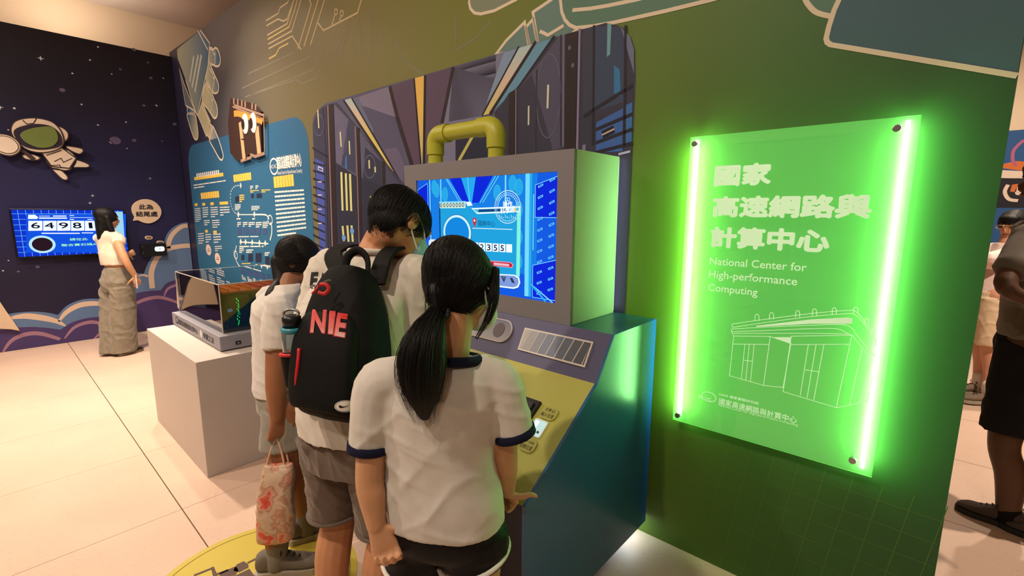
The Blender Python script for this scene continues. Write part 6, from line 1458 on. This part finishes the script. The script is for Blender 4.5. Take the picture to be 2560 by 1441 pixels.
B = Blob(); B.ball(hd+uH*0.020-fH*0.014, (0.090, 0.104, 0.096), (rH, fH, uH)); B.ball(hd-uH*0.02-fH*0.040, (0.082, 0.070, 0.080), (rH, fH, uH)); tie = at(700, 708, 2.10); B.limb([hd-fH*0.07-uH*0.04, tie], [0.055, 0.028])
B.limb([tie, at(684, 735, 2.06), at(668, 775, 2.05), at(655, 815, 2.06)], [0.026, 0.032, 0.026, 0.010]); B.done('hair', HAIR, g3, 0.0055, 6)
hair_cap('hair_strands', HAIR, g3, hd+uH*0.012-fH*0.018, (rH, fH, uH), (0.091, 0.102, 0.097), comb_back, lambda r, a: Vector((a.x*0.25, -0.85, -0.6)), 1200, 33, 1.0, 0.0006)
strands('loose_hair', HAIR, g3, [[tie, at(684, 735, 2.06), at(668, 775, 2.05), at(652, 825, 2.06)]], 50, [0.02, 0.034, 0.03, 0.014], 15, 0.02, 0.0009)
obj('hair_tie', ring_tube(tie, F_*0.022+UPZ*0.012, R_*0.026, 0.006, 20), mat('hair_tie_navy', None), g3, True)
face_bits(g3, hd, fH, uH, 0.98)
sock = cloth_mat('grey_sock', rgb(128, 122, 112), weave=400, bump=0.4); snk = cloth_mat('grey_sneaker', rgb(112, 104, 94)); sol = mat('sneaker_sole', rgb(176, 166, 150), rough=0.7); lac = mat('lace_dark', rgb(52, 48, 44), rough=0.8)
for (sg, an, kn), hp, tp in zip(legs, ((655, 1432), (742, 1338)), ((812, 1412), (832, 1310))):
    an = V(an.x, an.y, 0.08); B = Blob(); q = kn*0.33+an*0.67; B.limb([q, q*0.5+an*0.5, an, V(an.x, an.y, 0.05)], [0.049, 0.047, 0.044, 0.044]); B.done('sock', sock, g3, 0.006, 3, folds(61, 0.002, 60))
    h_ = FL.uv(*hp); t_ = FL.uv(*tp); hv, tv_ = V(h_[0], h_[1], 0.002), V(t_[0], t_[1], 0.002); dd = (tv_-hv).normalized(); c_ = V(an.x, an.y, 0.002); shoe(g3, c_-dd*0.085, c_+dd*0.195, snk, sol, lac, h=0.085, wd=0.048)
# flowered carrier bag
bc = at(690, 1255, 1.95); bag = empty('carrier_bag', bc-UPZ*0.17, 'translucent carrier bag with red and pink flowers hanging from the girl\'s hand', 'bag')
fm = mat('flower_film', rgb(180, 150, 126), rough=0.35, spec=0.5)
nt = fm.node_tree; b = nt.nodes['Principled BSDF']; g = nt.nodes.new('ShaderNodeNewGeometry'); vo = nt.nodes.new('ShaderNodeTexVoronoi'); vo.inputs['Scale'].default_value = 14
nd = nt.nodes.new('ShaderNodeTexNoise'); nd.inputs['Scale'].default_value = 22; nt.links.new(g.outputs['Position'], nd.inputs['Vector'])
va = nt.nodes.new('ShaderNodeVectorMath'); va.operation = 'MULTIPLY_ADD'; va.inputs[1].default_value = (0.09, 0.09, 0.09); nt.links.new(nd.outputs['Color'], va.inputs[0]); nt.links.new(g.outputs['Position'], va.inputs[2]); nt.links.new(va.outputs[0], vo.inputs['Vector'])
cr_ = nt.nodes.new('ShaderNodeValToRGB'); el = cr_.color_ramp.elements; el[0].position = 0.0; el[0].color = rgb(196, 56, 44); el[1].position = 0.62; el[1].color = rgb(198, 170, 146)
for p_, c_ in ((0.22, rgb(206, 96, 78)), (0.30, rgb(212, 160, 138)), (0.45, rgb(172, 128, 104))):
    e_ = el.new(p_*1.15); e_.color = c_
nz = nt.nodes.new('ShaderNodeTexNoise'); nz.inputs['Scale'].default_value = 40; nz.inputs['Detail'].default_value = 5; nt.links.new(g.outputs['Position'], nz.inputs['Vector'])
ad = nt.nodes.new('ShaderNodeMath'); ad.operation = 'ADD'; m5 = nt.nodes.new('ShaderNodeMath'); m5.operation = 'MULTIPLY_ADD'; m5.inputs[1].default_value = 0.5; m5.inputs[2].default_value = -0.22
nt.links.new(nz.outputs['Fac'], m5.inputs[0]); nt.links.new(vo.outputs['Distance'], ad.inputs[0]); nt.links.new(m5.outputs[0], ad.inputs[1]); nt.links.new(ad.outputs[0], cr_.inputs['Fac']); nt.links.new(cr_.outputs['Color'], b.inputs['Base Color'])
bp = nt.nodes.new('ShaderNodeBump'); bp.inputs['Strength'].default_value = 0.6; bp.inputs['Distance'].default_value = 0.006; nt.links.new(nz.outputs['Fac'], bp.inputs['Height']); nt.links.new(bp.outputs['Normal'], b.inputs['Normal'])
bx_ = (CR*0.9+F_*0.3); bx_.z = 0; bx_.normalize(); by_ = V(-bx_.y, bx_.x, 0)
B = Blob(); B.loft([(at(688, 1350, 1.96), bx_*0.070, by_*0.035), (at(690, 1335, 1.96), bx_*0.074, by_*0.045), (at(690, 1260, 1.95), bx_*0.072, by_*0.048), (at(694, 1190, 1.95), bx_*0.066, by_*0.035), (at(696, 1160, 1.95), bx_*0.058, by_*0.016)], n=32, e=3.0); B.done('film', fm, bag, 0.005, 2, folds(71, 0.007, 34, None, 0.9))
hl = at(692, 1098, 1.955); stp = mat('bag_strap', rgb(214, 170, 140), rough=0.5)
obj('strap', tube(crv([at(666, 1170, 1.95), at(676, 1130, 1.95), hl+UPZ*0.01], 4), 0.0045, 8), stp, bag, True); obj('strap', tube(crv([at(712, 1170, 1.95), at(704, 1130, 1.95), hl+UPZ*0.01], 4), 0.0045, 8), stp, bag, True)
obj('strap', tube(crv([at(724, 1172, 1.97), at(712, 1120, 1.97), hl+UPZ*0.012], 4), 0.0045, 8), stp, bag, True)
B = Blob(); B.loft([(at(646, 1360, 1.95), CR*0.003, CF*0.004), (at(655, 1352, 1.95), CR*0.018, CF*0.005), (at(655, 1340, 1.95), CR*0.018, CF*0.005)], n=12, e=4); B.done('price_tag', mat('tag_grey', rgb(110, 98, 84), rough=0.6), bag, 0.003, 1)

# ---------------------------------------------------------------- woman at the left wall
a_ = math.radians(24); R_ = V(math.cos(a_), math.sin(a_), 0); F_ = V(-R_.y, R_.x, 0); DW = 5.12
skinW = skin_mat('skin_light', rgb(204, 150, 112)); jean = cloth_mat('washed_denim', rgb(132, 122, 106), weave=300, bump=0.3, var=0.14); crm = cloth_mat('cream_jersey', rgb(226, 204, 184))
pel = at(292, 705, DW); base = V(pel.x, pel.y, 0)
wm = empty('person', base, 'long-haired woman in a cream crop tee and wide grey jeans by the television', 'person')
nk = at(272, 575, DW); hd = at(268, 545, DW); fH = (F_*0.75+R_*0.45-UPZ*0.12).normalized(); uH = UPZ.copy()
B = Blob(); rH = head(B, hd, fH, uH, 1.0); B.limb([nk-UPZ*0.05, hd-UPZ*0.05], [0.05, 0.048])
Ls, Rs = nk-R_*0.14-UPZ*0.10, nk+R_*0.13-UPZ*0.10
Re, Rw = at(316, 655, DW-0.12), at(338, 690, DW-0.05); Le = Ls-UPZ*0.22+F_*0.06; Lw = at(318, 636, DW+0.1)
B.limb([Rs, at(298, 615, DW-0.10), Re, Rw], [0.047, 0.044, 0.036, 0.026]); B.limb([Ls, Le, Lw], [0.044, 0.038, 0.026])
hand(B, Rw, V(0, 0, -1)+F_*0.2, R_+F_*-0.2, 0.95, 0.5); hand(B, Lw, F_+UPZ*0.2, R_, 0.9, 1.2)
B.loft([(nk-UPZ*0.08, R_*0.12, F_*0.075), (at(280, 640, DW), R_*0.125, F_*0.09), (at(288, 668, DW), R_*0.11, F_*0.075), (pel, R_*0.12, F_*0.085)])
for sg in (-1, 1): h0 = pel+R_*sg*0.075; B.limb([h0, V(h0.x, h0.y, 0.5), V(h0.x, h0.y, 0.08)], [0.07, 0.055, 0.04])
B.done('body', skinW, wm, 0.007, 3)
B = Blob(); B.loft([(nk-UPZ*0.01, R_*0.075, F_*0.06), (nk-UPZ*0.06, R_*0.14, F_*0.085), (nk-UPZ*0.15, R_*0.15, F_*0.10), (at(282, 640, DW), R_*0.142, F_*0.108), (at(286, 662, DW), R_*0.140, F_*0.105)], n=32); B.limb([Rs-R_*0.03, Rs, Rs*0.45+at(298, 615, DW-0.10)*0.55], [0.06, 0.064, 0.058]); B.limb([Ls, Ls*0.6+Le*0.4], [0.06, 0.055]); B.done('crop_tee', crm, wm, 0.008, 4, folds(81, 0.005, 60))
B = Blob(); B.loft([(at(290, 668, DW), R_*0.125, F_*0.095), (at(290, 690, DW), R_*0.150, F_*0.118), (pel, R_*0.165, F_*0.135), (pel-UPZ*0.10, R_*0.16, F_*0.125)])
for sg, q, gx in ((-1, (283, 880), 0.0), (1, (312, 884), 0.0)):
    e_ = at(*q, DW); h0 = pel+R_*sg*0.078-UPZ*0.05; h1 = V(e_.x, e_.y, 0.03); B.loft([(h0, R_*0.095, F_*0.12), (h0*0.6+h1*0.4, R_*0.098, F_*0.12), (h1, R_*0.100, F_*0.125)], n=24)
B.done('wide_jeans', jean, wm, 0.008, 4, folds(83, 0.008, 55, [(0.5, 0.5, 0.3), (0.8, 0.2, 0.15), (0.4, 0.1, 0.8)], 0.8))
B = Blob(); B.ball(hd+uH*0.02-fH*0.012, (0.092, 0.106, 0.098), (rH, fH, uH)); B.ball(hd-uH*0.04-fH*0.05, (0.085, 0.06, 0.10), (rH, fH, uH))
B.loft([(hd-UPZ*0.05-fH*0.05, rH*0.085, fH*0.06), (hd-UPZ*0.16-fH*0.06, rH*0.085, fH*0.05), (hd-UPZ*0.27-fH*0.07, rH*0.06, fH*0.035), (hd-UPZ*0.36-fH*0.075, rH*0.02, fH*0.015)]); B.limb([hd+rH*0.075, hd+rH*0.085+fH*0.02-UPZ*0.14, hd+rH*0.09+fH*0.06-UPZ*0.30, hd+rH*0.08+fH*0.08-UPZ*0.42], [0.03, 0.032, 0.026, 0.012]); B.done('long_hair', HAIR, wm, 0.008, 4, folds(85, 0.004, 60))
face_bits(wm, hd, fH, uH, 1.0)
for sg, q in ((-1, (282, 886)), (1, (312, 888))):
    u_ = FL.uv(*q); c_ = V(u_[0], u_[1], 0.0); shoe(wm, c_-F_*0.06, c_+F_*0.19, mat('shoe_black', rgb(22, 20, 20), rough=0.5), mat('shoe_sole_tan', rgb(120, 100, 82), rough=0.7), None, h=0.06)
ph = at(340, 705, DW-0.05); tag(box('mobile_phone', ph.x-0.035, ph.y-0.004, ph.z-0.07, ph.x+0.035, ph.y+0.006, ph.z+0.07, mat('phone_white', rgb(214, 208, 206), rough=0.25), None, 0.003), 'pale mobile phone held in the jeans-wearing woman\'s lowered hand', 'phone')

# ---------------------------------------------------------------- people beyond the wall end
def bystander(px_pel, D, ang, label, skin_, shirt, shorts, hair_x, shoe_m, sole_m, legs_px, arms, face_f, head_px, neck_px, torso_w=0.16, hem_z=0.55, sock_m=None, shade='s'):
    global R_, F_
    a_ = math.radians(ang); R_ = V(math.cos(a_), math.sin(a_), 0); F_ = V(-R_.y, R_.x, 0)
    pel = at(*px_pel, D); e = empty('person', V(pel.x, pel.y, 0), label, 'person')
    nk = at(*neck_px, D); hd = at(*head_px, D); uH = UPZ.copy(); fH = face_f(R_, F_).normalized()
    B = Blob(); rH = head(B, hd, fH, uH, 1.03); B.limb([nk-UPZ*0.06, hd-UPZ*0.05], [0.056, 0.052])
    Ls, Rs = nk-R_*(torso_w-0.01)-UPZ*0.08, nk+R_*(torso_w-0.01)-UPZ*0.08
    for S_, pts in zip((Ls, Rs), arms):
        P_ = [S_]+[at(x, y, d) for x, y, d in pts]; B.limb(P_, [0.052, 0.043, 0.029][:len(P_)]); hand(B, P_[-1], P_[-1]-P_[-2]+V(0, 0, -0.02), R_, 1.0, 0.9)
    B.loft([(nk-UPZ*0.08, R_*0.14, F_*0.08), (nk*0.5+pel*0.5, R_*0.15, F_*0.10), (pel, R_*0.16, F_*0.12)])
    LG = []
    for sg, (kx, ky, kd, ax_, ay_, ad_) in zip((-1, 1), legs_px):
        h0 = pel+R_*sg*0.085; kn = at(kx, ky, kd); an = at(ax_, ay_, ad_); B.limb([h0, (h0+kn)/2, kn, kn*0.6+an*0.4-F_*0.02, an], [0.098, 0.085, 0.061, 0.060, 0.040]); LG.append((h0, kn, an))
    B.done('body', skin_, e, 0.007, 3)
    B = Blob(); B.loft([(nk, R_*0.08, F_*0.07), (nk-UPZ*0.05, R_*torso_w, F_*0.095), (nk*0.6+pel*0.4, R_*(torso_w+0.01), F_*0.12), (pel+UPZ*0.02, R_*(torso_w+0.01), F_*0.135)], n=32)
    for S_, pts in zip((Ls, Rs), arms): q = at(*pts[0]); B.limb([S_, S_*0.35+q*0.65], [0.075, 0.075])
    B.done('tee_shirt', shirt, e, 0.008, 4, folds(int(D*10), 0.006, 60))
    B = Blob(); B.loft([(pel+UPZ*0.05, R_*0.16, F_*0.125), (pel-UPZ*0.02, R_*0.18, F_*0.14), (pel-UPZ*0.12, R_*0.17, F_*0.13)])
    for h0, kn, an in LG: h1 = h0+(kn-h0)*0.88; B.loft([(h0, R_*0.10, F_*0.125), (h1, R_*0.095, F_*0.105)], n=24)
    B.done('shorts', shorts, e, 0.008, 4, folds(int(D*7), 0.006, 60))
    B = Blob(); B.ball(hd+uH*0.034-fH*0.010, (0.092, 0.108, 0.096), (rH, fH, uH)); B.ball(hd-uH*0.01-fH*0.045, (0.082, 0.066, 0.075), (rH, fH, uH)); B.ball(hd+fH*0.062+uH*0.066, (0.066, 0.042, 0.034), (rH, fH, uH)); B.done('hair', HAIR, e, 0.007, 3, folds(7, 0.003, 70))
    face_bits(e, hd, fH, uH, 1.03)
    for h0, kn, an in LG:
        sd = (F_*1.0); c_ = V(an.x, an.y, max(0.002, an.z-0.085)); shoe(e, c_-sd*0.07, c_+sd*0.19, shoe_m, sole_m, mat('lace_dark', None), h=0.08, wd=0.048)
        if sock_m: B = Blob(); B.limb([an+UPZ*0.07, an, an-UPZ*0.03], [0.047, 0.045, 0.044]); B.done('sock', sock_m, e, 0.007, 2)
    return e, hd, fH, uH, rH
e, hd, fH, uH, rH = bystander((2470, 740, ), 3.98, 118, 'person in glasses, pale pink shirt and beige shorts standing behind the wall end', skin_mat('skin_pink', rgb(206, 150, 122)), cloth_mat('pale_pink_cotton', rgb(226, 200, 192)), cloth_mat('beige_chino', rgb(222, 196, 164)), 0, cloth_mat('taupe_sneaker', rgb(128, 112, 98)), mat('sneaker_sole', None),
    ((2475, 880, 3.90, 2470, 985, 3.86), (2452, 870, 4.0, 2446, 962, 3.98)), (((2445, 660, 3.90), (2425, 690, 3.8)), ((2500, 650, 4.15), (2480, 690, 4.2))), lambda R, F: F+V(0.25, -0.75, -0.3), (2530, 562), (2516, 608), 0.15, sock_m=cloth_mat('white_sock', rgb(222, 212, 200)))
gm_ = mat('glasses_gold', rgb(200, 170, 120), rough=0.3, metal=0.8)
for k in (-1, 1): obj('glasses_lens_rim', ring_tube(hd+fH*0.098+rH*k*0.034, rH*0.026, uH*0.018, 0.003, 20), gm_, e, True); obj('glasses_arm', tube([hd+fH*0.095+rH*k*0.06, hd+rH*k*0.088], 0.003, 6), gm_, e, True)
e, *_ = bystander((2585, 850), 2.36, 78, 'walking man in a grey tee and black shorts cut off by the right border', skin_mat('skin_deep', rgb(96, 66, 48)), cloth_mat('grey_marl', rgb(118, 108, 98)), cloth_mat('black_nylon', rgb(34, 32, 34)), 0, cloth_mat('brown_sneaker', rgb(78, 66, 60)), mat('dark_sole', rgb(46, 40, 38), rough=0.7),
    ((2510, 1110, 2.34, 2516, 1304, 2.36), (2625, 1110, 2.26, 2640, 1335, 2.22)), (((2514, 708, 2.19), (2566, 748, 2.15)), ((2640, 720, 2.2), (2650, 850, 2.1))), lambda R, F: F-UPZ*0.05, (2625, 450), (2600, 552), 0.185, sock_m=cloth_mat('black_sock', rgb(24, 22, 22)))
